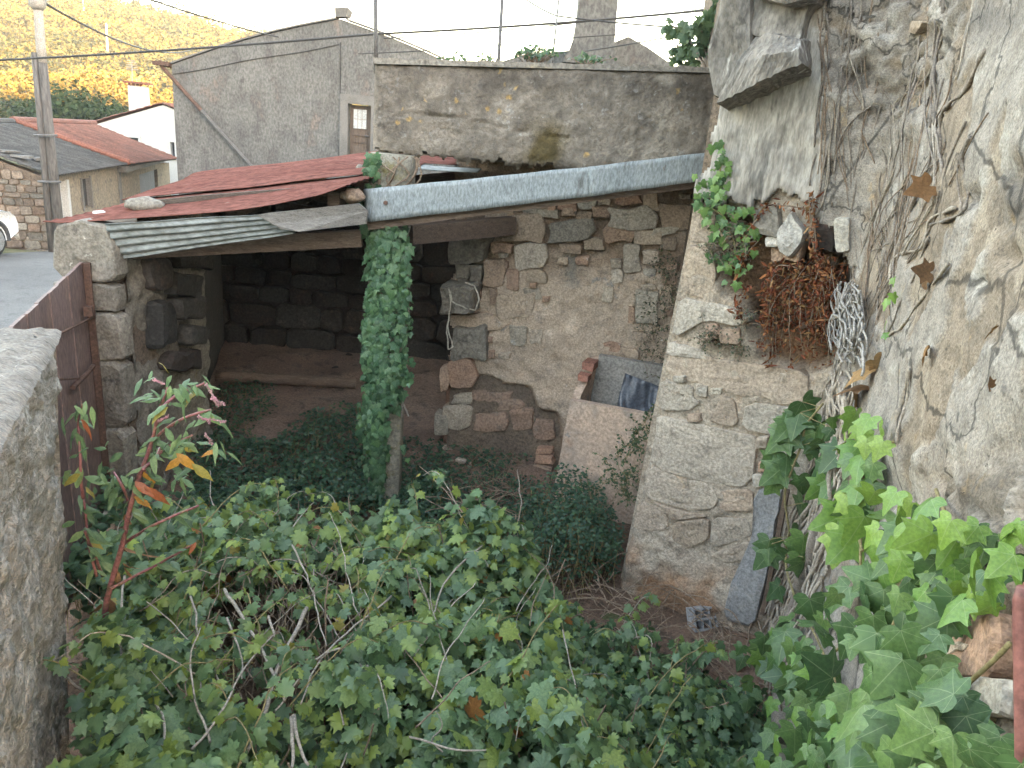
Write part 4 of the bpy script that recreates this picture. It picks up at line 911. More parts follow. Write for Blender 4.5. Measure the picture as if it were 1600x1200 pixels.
# ================================================================== concrete tank
tk = thing('concrete_tank', (.9, 6.6, 0), 'pinkish concrete water tank open at the top beside the rubble wall', 'tank')
f0, f1 = V((.47, 6.50, 0)), V((1.36, 6.20, 0)); Ud = (f1-f0).normalized(); Dd = V((-Ud.y, Ud.x, 0))
def tp_(u, d, z): q = f0 + Ud*u + Dd*d; return V((q.x + .07*z/1.1, q.y, z))
Lk = (f1-f0).length; th = .075; dp = .62
def pan(u0_, u1_, d0_, d1_, z0_, zt, n=10):
    mb = MB(); vs = []
    for i in range(n+1):
        u = lerp(u0_, u1_, i/n); w_ = .006*noise.noise(V((u*6, d0_, 1)))
        vs += [tp_(u, d0_+w_, z0_), tp_(u, d1_, z0_), tp_(u, d1_, zt(u, d1_)+w_), tp_(u, d0_+w_, zt(u, d0_)+w_)]
    fs = [(i*4+k, i*4+4+k, i*4+4+(k+1)%4, i*4+(k+1)%4) for i in range(n) for k in range(4)] + [(3,2,1,0), tuple(n*4+k for k in range(4))]
    mb.add(vs, fs); return mb
pan(0, Lk, 0, th, -.1, lambda u, d: 1.12 + .01*u).build('front_panel', m_tank, tk)
pan(0, th, th+.002, dp, -.1, lambda u, d: 1.13 + .26*(d/dp)).build('side_panel', m_tank, tk)
pan(Lk-th, Lk, th+.002, dp, -.1, lambda u, d: 1.13 + .2*(d/dp)).build('side_panel', m_tank, tk)
pan(th+.002, Lk-th-.002, dp-th, dp, -.1, lambda u, d: 1.43).build('back_panel', m_tankin, tk)
pan(th+.002, Lk-th-.002, th+.002, dp-th-.002, .3, lambda u, d: .36).build('floor', m_tankin, tk)
bk_ = MB().box(tp_(th/2, .42, 1.36), (.11, .20, .07), -.34, jit=.008).build('loose_brick', m_brick); tag(bk_, 'reddish brick lying on the corner of the concrete tank', 'brick')
bk_ = MB().box(tp_(th/2, .24, 1.285), (.10, .12, .06), -.34, jit=.008).build('loose_brick', m_brick); tag(bk_, 'smaller brick piece in front of the reddish tank brick', 'brick')
ts = MB(); vs = []; nx, ny = 26, 22
for i in range(nx):
    for j in range(ny):
        u, v = i/(nx-1), j/(ny-1); q = tp_(lerp(.38, .88, u), lerp(.16, .48, v*.8 + .15*u), lerp(.42, 1.34 - .12*u, v))
        n_ = .10*noise.noise(V((u*3, v*2.2, 5))) + .05*noise.noise(V((u*9+v*3, v*4, 9))) ; vs.append(q + V((-.3*n_, -n_, .3*n_)))
sh_ = npmesh('crumpled_sheet', np.array(vs), gridfaces(nx, ny), m_sheet, None, smooth=True); solidify(sh_, .003); tag(sh_, 'dark blue crumpled sheet stuffed inside the concrete tank', 'sheet')

# ================================================================== ruined building on the right
Cc, Ic = V((1.05, 5.30, 0)), V((2.03, 4.60, 0)); N0 = V((.66, .03, 0))
rb = thing('ruined_building', (2.2, 4.2, 0), 'ruined stone house corner with crumbling grey plaster along the right', 'building')
AF = frame(Cc, Ic)
nn_ = AF[3]
def poly_prism(name, pts, z0_, z1_, mat, parent):
    n = len(pts); mb = MB(); mb.add([(p[0], p[1], z0_) for p in pts] + [(p[0], p[1], z1_) for p in pts], [tuple(range(n-1,-1,-1)), tuple(range(n, 2*n))] + [(i, (i+1)%n, n+(i+1)%n, n+i) for i in range(n)]); return mb.build(name, mat, parent)
inn = -nn_*.30
near_n = V((-.957, .29, 0))
poly_prism('core_wall', [(1.20, 5.55), (1.30, 5.42), (2.25, 4.74), (2.32, 4.4), (.95, -.1), (4.5, -.4), (4.5, 8.5), (1.60, 8.5), (1.42, 6.5)], -.2, 5.2, m_earth, rb)
CAV = [(1118,318),(1160,335),(1200,350),(1245,385),(1262,400),(1318,400),(1326,440),(1316,500),(1296,565),(1262,580),(1200,562),(1180,520),(1160,470),(1135,450),(1120,400)]
def ah(u, v, x, y):
    h = .03*nz(u, v, 2.5, 4, 3.0) + .02*nz(u, v, 8, 4, 6.0) + .006*nz(u, v, 25, 3, 1.0)
    h = h - .17*blurmask(x, y, CAV, 10) - .12*blurmask(x, y, [(1226,372),(1322,396),(1318,425),(1250,420),(1228,398)], 5) - .18*blurmask(x, y, [(1172,482),(1200,486),(1192,515),(1174,512)], 3)
    h = h + .05*sstep(.75, .2, v) + .026
    h = h - .25*np.exp(-np.clip(u + .02 - .06*v, 0, 1)/.012)*.25
    return h
def ac(u, v, x, y):
    c = np.ones((len(u), 3)); n = nz(u, v, 4, 4, 2.0)
    k = blurmask(x, y, CAV, 8)[:, None]; c = c*(1-k) + (np.array([.38,.27,.20]) * np.clip(1+.8*n, .4, 1.6)[:, None])*k
    k = (blurmask(x, y, [(968,840),(1060,880),(1180,900),(1180,960),(950,960)], 14)*np.clip(.6+n*1.5, 0, 1))[:, None]; c = c*(1-k) + np.array([.85,.62,.48])*k
    k = (blurmask(x, y, [(1130,480),(1165,490),(1170,560),(1100,540)], 12)*np.clip(.4+n*2, 0, 1))[:, None]; c = c*(1-k) + np.array([.30,.30,.26])*k
    return c
m_ash = MAT('ashlar_mortar', (.43,.36,.285), (.37,.31,.25), (.26,.21,.165), s=2.5, s2=9, fine=55, bump=1.0, bd=.025, extra=[((.45,.34,.25), 2.6, .58, .70)], vcol=True)
heightwall('ashlar_bed', AF, -.03, 1.30, -.15, 3.25, .018, ah, m_ash, rb, ac, lean=lambda u, v: .045*v*(1-np.clip(u, 0, 1.25)/1.25))
# return face of the corner
mb = MB(); vs = []
for k in range(14):
    z = -.15 + k*.26; uu = -.03 + .045*z; p = at3(AF, uu+.015, z, -.05); vs += [p, p + V((.13, .35, 0)), p + V((.35, 1.2, 0))]
mb.add(vs, [(k*3+i, k*3+i+1, k*3+i+4, k*3+i+3) for k in range(13) for i in range(2)]); solidify(mb.build('corner_return', m_ash, rb), .05, -1)
ZA = lambda pts: [(960 + x/3.158, 520 + y/3.158) for x, y in pts]
ZB = lambda pts: [(1000 + x/2.667, 350 + y/2.667) for x, y in pts]
ash = [(ZA([(278,25),(480,115),(720,150),(960,195),(965,355),(800,338),(640,298),(480,258),(370,228),(258,190)]), m_stone),
 (ZA([(240,228),(360,247),(408,262),(400,312),(440,332),(385,382),(224,385)]), m_stone), (ZA([(548,302),(600,322),(624,440),(590,458),(472,430),(502,380)]), m_stone),
 (ZA([(662,328),(900,362),(1050,392),(1035,548),(830,508),(642,468)]), m_stone), (ZA([(222,402),(430,442),(690,492),(712,545),(700,690),(640,758),(530,748),(182,640),(200,490)]), m_stone),
 (ZA([(172,655),(420,724),(530,768),(518,848),(420,876),(152,800)]), m_stone), (ZA([(535,770),(700,770),(690,880),(530,860)]), m_stone), (ZA([(822,532),(1010,572),(965,715),(765,715),(782,602)]), m_stone2),
 (ZA([(132,824),(258,862),(280,958),(180,975),(106,955)]), m_stone), (ZA([(302,922),(478,902),(482,1010),(380,1056),(292,1010)]), m_stone2), (ZA([(486,902),(678,912),(688,1000),(482,1056)]), m_stone),
 (ZA([(472,1086),(686,1015),(680,1108),(560,1128)]), m_stone), (ZA([(150,808),(400,880),(480,896),(300,915),(262,856)]), m_stone),
 (ZB([(208,82),(310,100),(330,200),(300,312),(172,288)]), m_stone2), (ZB([(172,302),(300,322),(405,345),(475,395),(420,420),(290,402),(142,468)]), m_stone), (ZB([(244,-150),(330,-60),(310,80),(212,70)]), m_stone2),
 (ZB([(132,484),(260,520),(300,545),(290,560),(120,540)]), m_stone)]
for poly, mt in ash: px_stone(poly, AF, random.uniform(.042, .052), mt, rb, it=1, rings=((1,.78),(.98,.95),(.88,1.0),(.72,1.0),(.5,1.0),(.25,1.0)), rough=.28, jit=.05)
for r_ in [(300,203,362,236),(414,256,478,310),(482,266,548,298),(370,394,440,432),(706,504,770,560),(722,630,778,680),(692,690,742,748)]:
    a_, b_, c_, d_ = r_; px_stone((960+a_/3.158, 520+b_/3.158, 960+c_/3.158, 520+d_/3.158), AF, random.uniform(.05, .07), m_stone2 if random.random() < .6 else m_stone, rb, rings=((1,.6),(.9,.95),(.5,1.0)))
for r_ in [(340,428,432,490),(288,412,340,480),(560,60,690,150)]: a_, b_, c_, d_ = r_; px_stone((1000+a_/2.667, 350+b_/2.667, 1000+c_/2.667, 350+d_/2.667), AF, .06, m_stone2, rb)
m_cream2 = MAT('bare_lime', (.42,.395,.36), (.34,.315,.285), None, s=4, s2=14, bump=.8, bd=.02)
# rubble left in the broken patch
for r_, o_, mt in [((1185,322,1226,368), .10, m_pillar), ([(1222,392),(1240,402),(1256,384),(1262,362),(1250,346),(1240,328),(1230,346),(1220,360)], .12, m_white2), ((1200,368,1226,384), .10, m_stone), ((1278,350,1310,392), .06, m_stonedk), ((1306,340,1332,396), .12, m_stone), ((1250,460,1290,510), -.02, m_stone2), ((1130,345,1165,385), .02, m_stone2), ((1284,440,1310,480), -.02, m_stone2)]:
    px_stone(r_, AF, .09, mt if mt is not m_white2 else m_cream2, rb, off=o_-.08, rings=((1,.6),(.92,.95),(.5,1.0)), jit=.08)
# smooth grey cement apron low on the right side of the corner
cp = ZA([(700,770),(845,742),(822,880),(790,1060),(755,1250),(720,1420),(560,1380),(600,1190),(690,1010)])
px_stone(cp, AF, .085, m_cement, rb, name='cement_patch', it=1, rings=((1,.8),(.95,1.0),(.6,1.0)), rough=.06)
MB().beam(at3(AF, *onpl(1230, 765, AF, .1), .1), at3(AF, *onpl(1192, 960, AF, .1), .1), .03, .03, nn_).build('rusty_bar', m_woodbr, rb)

# crumbling plaster: near face runs past the camera, bends at the inner angle and continues over the ashlar corner
PO = nn_*.075
pth = []
for k in range(231): pth.append(N0.lerp(Ic + PO, k/230))
far_end = Cc + AF[1]*.10 + PO
for k in range(1, 66): pth.append((Ic + PO).lerp(far_end, k/65))
pa = np.array([(p.x, p.y) for p in pth]); ker = np.hanning(33); ker /= ker.sum()
pad = np.concatenate([np.repeat(pa[:1], 16, 0), pa, np.repeat(pa[-1:], 16, 0)])
pa2 = np.stack([np.convolve(pad[:, i], ker, 'valid') for i in range(2)], 1); pa2[-14:] = pa[-14:]; pa2[:14] = pa[:14]
tg = np.gradient(pa2, axis=0); tg /= np.linalg.norm(tg, axis=1)[:, None]; nr = np.stack([-tg[:, 1], tg[:, 0]], 1)
zs = np.linspace(-.15, 5.0, 258); sarr = np.concatenate([[0], np.cumsum(np.linalg.norm(np.diff(pa2, axis=0), axis=1))])
S_, Zg = np.meshgrid(sarr, zs, indexing='ij'); ns = len(sarr)
base = np.concatenate([np.repeat(pa2, len(zs), 0), Zg.ravel()[:, None]], 1); nvec = np.concatenate([np.repeat(nr, len(zs), 0), np.zeros((base.shape[0], 1))], 1)
front = (base - np.array(CAMP)) @ np.array(fw) > .2
bx_, by_ = pxarr(np.where(front[:, None], base, np.array([2., 4., 3.]))); bx_[~front] = 3000; by_[~front] = 600
s1, z1 = S_.ravel(), Zg.ravel()
RUB1 = [(1265,-80),(1300,120),(1330,200),(1390,215),(1440,200),(1470,120),(1500,60),(1520,-80)]
RUB2 = [(1440,700),(1520,740),(1620,640),(1650,1300),(1380,1300),(1400,1000)]
mk1 = blurmask(bx_, by_, RUB1, 22); mk2 = blurmask(bx_, by_, RUB2, 30)
flk = np.zeros(len(s1)); hh = np.zeros(len(s1)); vor = np.zeros(len(s1))
for i in range(len(s1)):
    p = V((s1[i], z1[i], .3)); h = .022*fbm(p*1.5, 3) + .014*fbm(p*6, 4)
    if mk1[i] > 0 or mk2[i] > 0 or bx_[i] > 1330:
        d, vp = noise.voronoi(V((s1[i]*5.5 + .5*noise.noise(p*7), z1[i]*9.0 + .5*noise.noise(p*7 + V((9,0,0))), 0))); e = min((d[1]-d[0])*3.2, 1.0)
        vor[i] = e; amt = max(mk1[i], mk2[i]*.9, 0.0); q_ = vp[0]; tl = noise.noise(q_*3.1); h += amt*(.03*e - .03 + .03*tl + .02*(s1[i]*5.5-q_.x)*noise.noise(q_*5 + V((4,0,0))) + .03*(z1[i]*9-q_.y)*noise.noise(q_*7) + .012*fbm(p*18, 3))
    fl2 = fbm(p*1.15 + V((3.3,0,0)), 3) + .25*fbm(p*6, 2); fk = min(max((fl2-.10)/.035, 0), 1); h -= .016*fk; flk[i] = fk
    hh[i] = h
px_hole = lambda cx_, cy_, r_, dpt: dpt*np.exp(-(((bx_-cx_)/r_)**2 + ((by_-cy_)/(r_*1.3))**2))
for cx_, cy_, r_, d_ in [(1400,160,26,.05),(1575,270,22,.03),(1560,400,14,.05),(1510,310,12,.04),(1590,720,40,.04),(1400,780,24,.05),(1345,110,16,.05),(1460,60,18,.04),(1520,440,8,.03),(1555,345,18,.03),(1380,250,20,.03)]: hh -= px_hole(cx_, cy_, r_, d_)
hh += px_hole(1420, 190, 22, .05) + px_hole(1370, 60, 20, .05) + px_hole(1385, 110, 24, .04) + px_hole(1450, 30, 18, .04)
ii = np.repeat(np.arange(ns), len(zs)); farpart = ii > 231
pos = base + nvec*hh[:, None]
low = np.interp(bx_, [1060,1140,1180,1215,1250,1270,1300,1318,1326,1340], [322,318,326,300,312,338,360,398,420,470]) + np.array([14*noise.noise(V((a_*.09, b_*.03, 1))) for a_, b_ in zip(bx_, by_)])
drop = farpart & (by_ > low)
nb = np.array([noise.noise(V((b_*4, 3, 1))) for b_ in zs]); drop |= (ii >= ns-5) & (np.tile(nb, ns) > .1*(ns-1-ii) - .25)
drop |= (ii > 222) & ~farpart & (by_ > 420) & (np.tile(nb, ns)*6 + 227 < ii)
col = np.ones((len(s1), 3)); nn1 = np.array([fbm(V((a_*3, b_*3, 4)), 4) for a_, b_ in zip(s1, z1)])
k = (mk1*np.clip(.55-vor*1.1, 0, .8))[:, None] + (mk2*np.clip(.6-vor, 0, .7))[:, None]; col = col*(1-k) + np.array([.50,.43,.37])*k
k = (flk*.8)[:, None]; col = col*(1-k) + np.array([.82,.72,.60])*k
k = (mk2*np.clip(.3+nn1, 0, .6))[:, None]; col = col*(1-k) + np.array([.80,.66,.52])*k
for poly, c_, am in [([(1540,270),(1620,260),(1620,380),(1560,370)], (.42,.42,.43), .8), ([(1450,760),(1620,700),(1620,850),(1480,840)], (.5,.48,.46), .7), ([(1120,300),(1250,300),(1270,345),(1220,330),(1160,330)], (.55,.5,.48), .6), ([(1480,0),(1620,0),(1620,60),(1520,60)], (.6,.6,.62), .7)]:
    k = (blurmask(bx_, by_, poly, 18)*np.clip(am + nn1, 0, 1))[:, None]; col = col*(1-k) + np.array(c_)*k
fs = gridfaces(ns, len(zs)); fs = fs[(~drop)[fs].all(1)]
isfar = (bx_[fs].mean(1) < 1285) & (farpart[fs].all(1))
fs = fs[:, ::-1]
pl1 = npmesh('plaster_face', pos, fs[~isfar], m_plaster, rb, cols=col, smooth=True); solidify(pl1, .05, -1)
pl2 = npmesh('streaked_plaster_face', pos, fs[isfar], m_streak, rb, cols=col, smooth=True); solidify(pl2, .05, -1)
# point on the near plaster for a photo pixel
IP = Ic + PO
NF = (N0, (IP-N0).normalized(), V((0,0,1)), V((-(IP-N0).normalized().y, (IP-N0).normalized().x, 0)))
FFr = (far_end, (Ic+PO-far_end).normalized(), V((0,0,1)), nn_)
def onwall(x, y, off=.01):
    d = ray(x, y); best = None
    for fr_, lim in ((NF, (Ic-N0).length), (FFr, 1.12)):
        O2 = fr_[0] + fr_[3]*off; t = (O2-CAMP).dot(fr_[3])/d.dot(fr_[3]); p = CAMP + d*t; u = (p-O2).dot(fr_[1])
        if t > 0 and -.2 <= u <= lim + .02 and (best is None or t < best[0]): best = (t, p, fr_[3])
    if best is None: p = P(x, y, 5.0); return p, nn_
    p = best[1]; i = int(np.argmin((pa2[:, 0]-p.x)**2 + (pa2[:, 1]-p.y)**2)); j = int(np.clip((p.z+.15)/5.15*257, 0, 257))
    return p + best[2]*max(-.02, float(hh[i*258+j])), best[2]
# cornice fragment
CF = (FFr[0], FFr[1], FFr[2], FFr[3])
m_corn = MAT('cornice_stone', (.25,.225,.20), (.19,.173,.155), (.11,.10,.092), s=3, s2=8, fine=36, bump=1.0, bd=.02, stretch=(1,1,.4), extra=[((.44,.42,.39), 6, .6, .7)])
cor = px_stone([(1124,163),(1186,126),(1184,58),(1192,-60),(1150,-60),(1136,28),(1114,92)], CF, .14, m_corn, rb, name='cornice', rings=((1,.7),(.97,.95),(.8,1.0),(.4,1.0)), it=1, rough=.2)
c_ = [onpl(x, y, CF, .14) for x, y in [(1122,163),(1262,103),(1254,62),(1182,40)]]; d_ = [onpl(x, y, CF, 0) for x, y in [(1142,176),(1268,118),(1262,70),(1190,70)]]
mb = MB(); F_ = []; NS = 26; NP = 16
for j in range(NS+1):
    u = j/NS; a_, b_ = V((*c_[0],0)).lerp(V((*c_[1],0)), u), V((*c_[3],0)).lerp(V((*c_[2],0)), u); e_ = V((*d_[0],0)).lerp(V((*d_[1],0)), u)
    h_ = .15 + .10*min(1, u*2.0); cs = [(a_.x, a_.y, h_), (lerp(a_.x,b_.x,.55), lerp(a_.y,b_.y,.55), h_+.015), (b_.x, b_.y, h_-.09), (b_.x, b_.y+.01, -.05), (e_.x, e_.y, -.05)]
    for k in range(NP):
        t_ = k/NP*5; i_ = int(t_); f_ = t_-i_; p0, p1 = V(cs[i_]), V(cs[(i_+1)%5]); q = p0.lerp(p1, f_); nq = noise.noise_vector(V((u*9, q.y*14, q.z*14)))*.014 + noise.noise_vector(V((u*26, q.y*40, q.z*40)))*.009
        F_.append(at3(CF, q.x + nq.x + (.03*noise.noise(V((q.y*20, q.z*20, 2))) if j == NS else 0), q.y + nq.y, q.z + nq.z))
mb.add(F_, [(j*NP+k, j*NP+(k+1)%NP, j*NP+NP+(k+1)%NP, j*NP+NP+k) for j in range(NS) for k in range(NP)] + [tuple(range(NP-1,-1,-1)), tuple(NS*NP+k for k in range(NP))]); mb.build('cornice_fragment', m_corn, rb)
px_stone([(1176,-70),(1178,52),(1215,74),(1258,70),(1272,20),(1300,-10),(1300,-70)], CF, .10, m_corn, rb, name='cornice_fragment', rings=((1,.7),(.97,.95),(.8,1.0),(.5,1.0)), it=1, rough=.35)
px_stone([(1196,-70),(1194,6),(1240,16),(1292,8),(1296,-70)], CF, .22, m_corn, rb, name='cornice_fragment', rings=((1,.7),(.96,.95),(.7,1.0)), it=1)
# stones showing through the plaster
for x0, y0, x1, y1, mt in [(1300,56,1332,78,m_stone),(1340,58,1364,92,m_stone),(1402,16,1444,50,m_stone),(1350,110,1396,146,m_stone),(1305,60,1325,78,m_stone2),(1386,76,1412,94,m_stone2),
        (1372,890,1432,965,m_stone2),(1500,975,1580,1060,m_stone2),(1440,1010,1500,1060,m_stone2),(1530,1060,1600,1120,m_stone),(1496,1010,1540,1030,m_stone2)]:
    px_stone((x0, y0, x1, y1), NF, .035, mt, rb, off=-.01, rings=((1,.5),(.9,.92),(.5,1.0)), jit=.08)

# ================================================================== near-left wall and gate
E_ = V((-2.04, 3.20, 0)); wd = V((.405, -.914, 0)).normalized(); wn = V((.914, .405, 0)).normalized(); WT = 2.40
nl = thing('boundary_wall', (-1.8, 2.2, 0), 'rough grey boundary wall with pale worn top at the left edge', 'wall')
Ws = E_ + wd*4.2
MB().hexa([E_-wn*.2+V((0,0,-.1)), E_-wn*.5+V((0,0,-.1)), Ws-wn*.5+V((0,0,-.1)), Ws-wn*.2+V((0,0,-.1))], [E_-wn*.05+V((0,0,WT-.05)), E_-wn*.5+V((0,0,WT-.05)), Ws-wn*.5+V((0,0,WT-.05)), Ws-wn*.05+V((0,0,WT-.05))]).build('core', m_earth, nl)
WF = (E_ - wn*.16, wd, (V((0,0,1)) + wn*.065).normalized(), wn)
def wh2(u, v, x, y):
    h = .03*nz(u, v, 2.5, 4, 5.0) + .025*nz(u, v, 9, 4, 2.0) + .01*nz(u, v, 28, 3, 1.0)
    return h - .10*np.exp(-np.clip(WT-v, 0, 1)/.02)*.5 - .05*np.exp(-np.clip(u, 0, 1)/.025)
m_rough = MAT('rough_render', (.33,.30,.265), (.40,.37,.33), (.21,.19,.165), s=2.5, s2=10, fine=40, bump=1.0, bd=.03, extra=[((.36,.345,.32), 9, .62, .70)])
heightwall('rough_face', WF, -.02, 3.4, -.1, WT, .022, wh2, m_rough, nl)
TF = (E_ + V((0,0,WT)), wd, -wn, V((0,0,1)))
m_worn = MAT('worn_top', (.24,.215,.185), (.20,.18,.158), (.13,.118,.105), s=3, s2=12, fine=45, bump=1.0, bd=.02, stretch=(1,3,1), extra=[((.30,.28,.25), 7, .6, .7)])
heightwall('worn_top', TF, -.02, 3.4, -.02, .52, .02, lambda u, v, x, y: .014*nz(u, v*2.5, 5, 4, 1.0) + .012*nz(u, v, 16, 3, 6.0) - .03*np.exp(-np.clip(v+.02, 0, 1)/.02), m_worn, nl)
EFr = (E_ - wn*.70, wn, (V((0,0,1)) + wn*.065).normalized(), -wd)
heightwall('end_face', EFr, 0, .54, -.1, WT, .03, lambda u, v, x, y: .02 + .02*nz(u, v, 6, 3, 3.0), m_rough, nl)
gt = thing('iron_gate', (-3.0, 4.6, 0), 'rusty reddish plank gate hung between boundary wall and pillar', 'gate')
g0, g1 = V((-3.34, 5.66, 0)), V((-2.53, 3.38, 0)); gd = (g1-g0).normalized(); gn = V((-gd.y, gd.x, 0)); Lg = (g1-g0).length; zt_ = 2.18
np_ = 9
for k in range(np_):
    a_, b_ = g0 + gd*(Lg*k/np_ + .006), g0 + gd*(Lg*(k+1)/np_ - .006); o_ = gn*(.006*(k % 2)); dz_ = random.uniform(-.004, .004)
    MB().hexa([a_+o_+V((0,0,.12)), b_+o_+V((0,0,.12)), b_+o_-gn*.02+V((0,0,.12)), a_+o_-gn*.02+V((0,0,.12))], [a_+o_+V((0,0,zt_+dz_)), b_+o_+V((0,0,zt_+dz_)), b_+o_-gn*.02+V((0,0,zt_+dz_)), a_+o_-gn*.02+V((0,0,zt_+dz_))]).build('plank', m_gate, gt)
sg = 1 if gn.x > 0 else -1
MB().beam(g0+gd*.02+gn*sg*.03+V((0,0,.1)), g0+gd*.02+gn*sg*.03+V((0,0,zt_)), .05, .04, gd).build('hinge_stile', m_iron, gt)
def gp_(x, y, off=.05):
    fr_ = (g0, gd, V((0,0,1)), gn*sg); return at3(fr_, *onpl(x, y, fr_, off), off)
MB().tube([gp_(88,524), gp_(130,503), gp_(160,487), gp_(196,468)], .010, 6).build('latch_rod', m_iron, gt)
MB().tube([gp_(114,606), gp_(132,588), gp_(146,572)], .018, 6).build('brace', m_iron, gt)
MB().tube([gp_(92,593), gp_(124,591)], .008, 6).build('latch_rod', m_iron, gt)
q = gp_(138, 486); MB().box(q, (.06, .05, .07), .4).build('latch_bracket', m_iron, gt)
# reddish rail at the right edge
a_, b_ = P(1597, 940, .92), P(1602, 1215, .80)
rl = thing('iron_rail', b_ - V((0,0,1.4)), 'red brown iron rail post cut by the right edge', 'rail')
MB().tube([b_ - V((0,0,1.4)), b_, a_, a_ + V((0,0,.02))], .012, 10).build('post', m_rail, rl, True)
MB().tube([a_ + V((0,0,.02)), a_ + V((.9,-.1,.02))], .012, 10).build('handrail', m_rail, rl, True)
# thin masts standing on the terrace behind the parapet
for (x0, y0), (x1, y1), Yk, r_, lab in [((588,95),(587,-20),6.72,.018,'dark steel post at the left end of the concrete parapet'), ((780,95),(786,-20),7.6,.016,'thin grey post behind the middle of the parapet'), ((862,97),(875,-20),8.2,.009,'leaning thin rod just left of the tall chimney')]:
    a_, b_ = P(x0, y0, Yk), P(x1, y1, Yk); a_.z = min(a_.z, 3.4) if Yk > 6.8 else a_.z - .1
    mb = MB(); mb.tube([a_, b_], r_, 8); o = mb.build('thin_post', m_steel, None, True); tag(o, lab, 'post')

# ================================================================== plants
def leafmesh(half, zc, fold=.25, cup=.2, droop=.25, sd_=0, tri=True):
    """outline from a right half; fan round an inner point; returns verts, tris, uv"""
    left = [(-x, y) for x, y in half[::-1] if abs(x) > 1e-6]
    out = half + left; rr = random.Random(sd_); vs = []
    for x, y in out:
        k = 1 + rr.uniform(-.07, .07); x2, y2 = x*k, y*k
        z = -fold*abs(x2) - cup*x2*x2 - droop*y2*y2 + .05*rr.uniform(-1, 1); vs.append((x2, y2, z))
    c = len(vs); vs.append((0, zc, -droop*zc*zc + .015)); n = len(out)
    return np.array(vs), np.array([(c, (i+1) % n, i) for i in range(n)]), np.array([(v[0], v[1]) for v in vs])
GR = [(0,0),(.12,-.16),(.32,-.20),(.36,-.06),(.56,-.02),(.40,.16),(.56,.26),(.66,.48),(.46,.46),(.34,.50),(.34,.74),(.16,.80),(0,1.04)]
IV = [(0,0),(.10,-.13),(.32,-.17),(.52,-.04),(.40,.13),(.63,.40),(.36,.44),(.22,.66),(0,1.02)]
OV = [(0,0),(.22,.22),(.28,.5),(.16,.8),(0,1.0)]
LA = [(0,0),(.10,.14),(.19,.36),(.17,.6),(.08,.85),(0,1.0)]
DI = [(0,0),(.30,.45),(0,1.0)]
def variants(half, n, **k): return [leafmesh(half, .36, sd_=i*7+3, fold=k.get('fold', .25)*random.uniform(.3, 1.5), cup=random.uniform(-.1, .5), droop=k.get('droop', .25)*random.uniform(.1, 1.9)) for i in range(n)]
def fineleaf(half, sd_):
    rr = random.Random(sd_); left = [(-x, y) for x, y in half[::-1] if abs(x) > 1e-6]; out = half + left; n = len(out); ol = []
    for i in range(n):
        p0, p1, p2, p3 = [V((*out[(i+k) % n], 0)) for k in (-1, 0, 1, 2)]
        ol.append(p1); ol.append((-p0 + 9*p1 + 9*p2 - p3)/16)
    a1, a2, f1, d1 = rr.uniform(-.15, .35), rr.uniform(-.3, .3), rr.uniform(.0, .3), rr.uniform(.05, .5); ph = rr.uniform(0, 6)
    def zz(x, y): return -f1*abs(x) + a1*x*x + a2*x*y*.5 - d1*y*y + .035*sin(7*x + ph)*sin(6*y + ph) - .10*max(0, abs(x)-.3)
    vs = []; m = len(ol); skew = rr.uniform(-.1, .1)
    for s_ in (1.0, .55):
        for p in ol: x, y = p.x*s_ + skew*p.y*s_, .3 + (p.y-.3)*s_; vs.append((x, y, zz(x, y)))
    vs.append((0, .3, zz(0, .3))); c = 2*m; fs = []
    for i in range(m): j = (i+1) % m; fs += [(i, m+i, j), (j, m+i, m+j), (m+i, c, m+j)]
    return np.array(vs), np.array(fs), np.array([(v[0], v[1]) for v in vs])
LV = {'ivyfine': [fineleaf(IV, i*5+1) for i in range(7)], 'grape': variants(GR, 5), 'ivy': variants(IV, 5, fold=.15, droop=.2), 'oval': variants(OV, 3), 'lance': variants(LA, 5, fold=.5, droop=.7), 'dry': variants(OV, 4, fold=1.2, droop=1.2)}
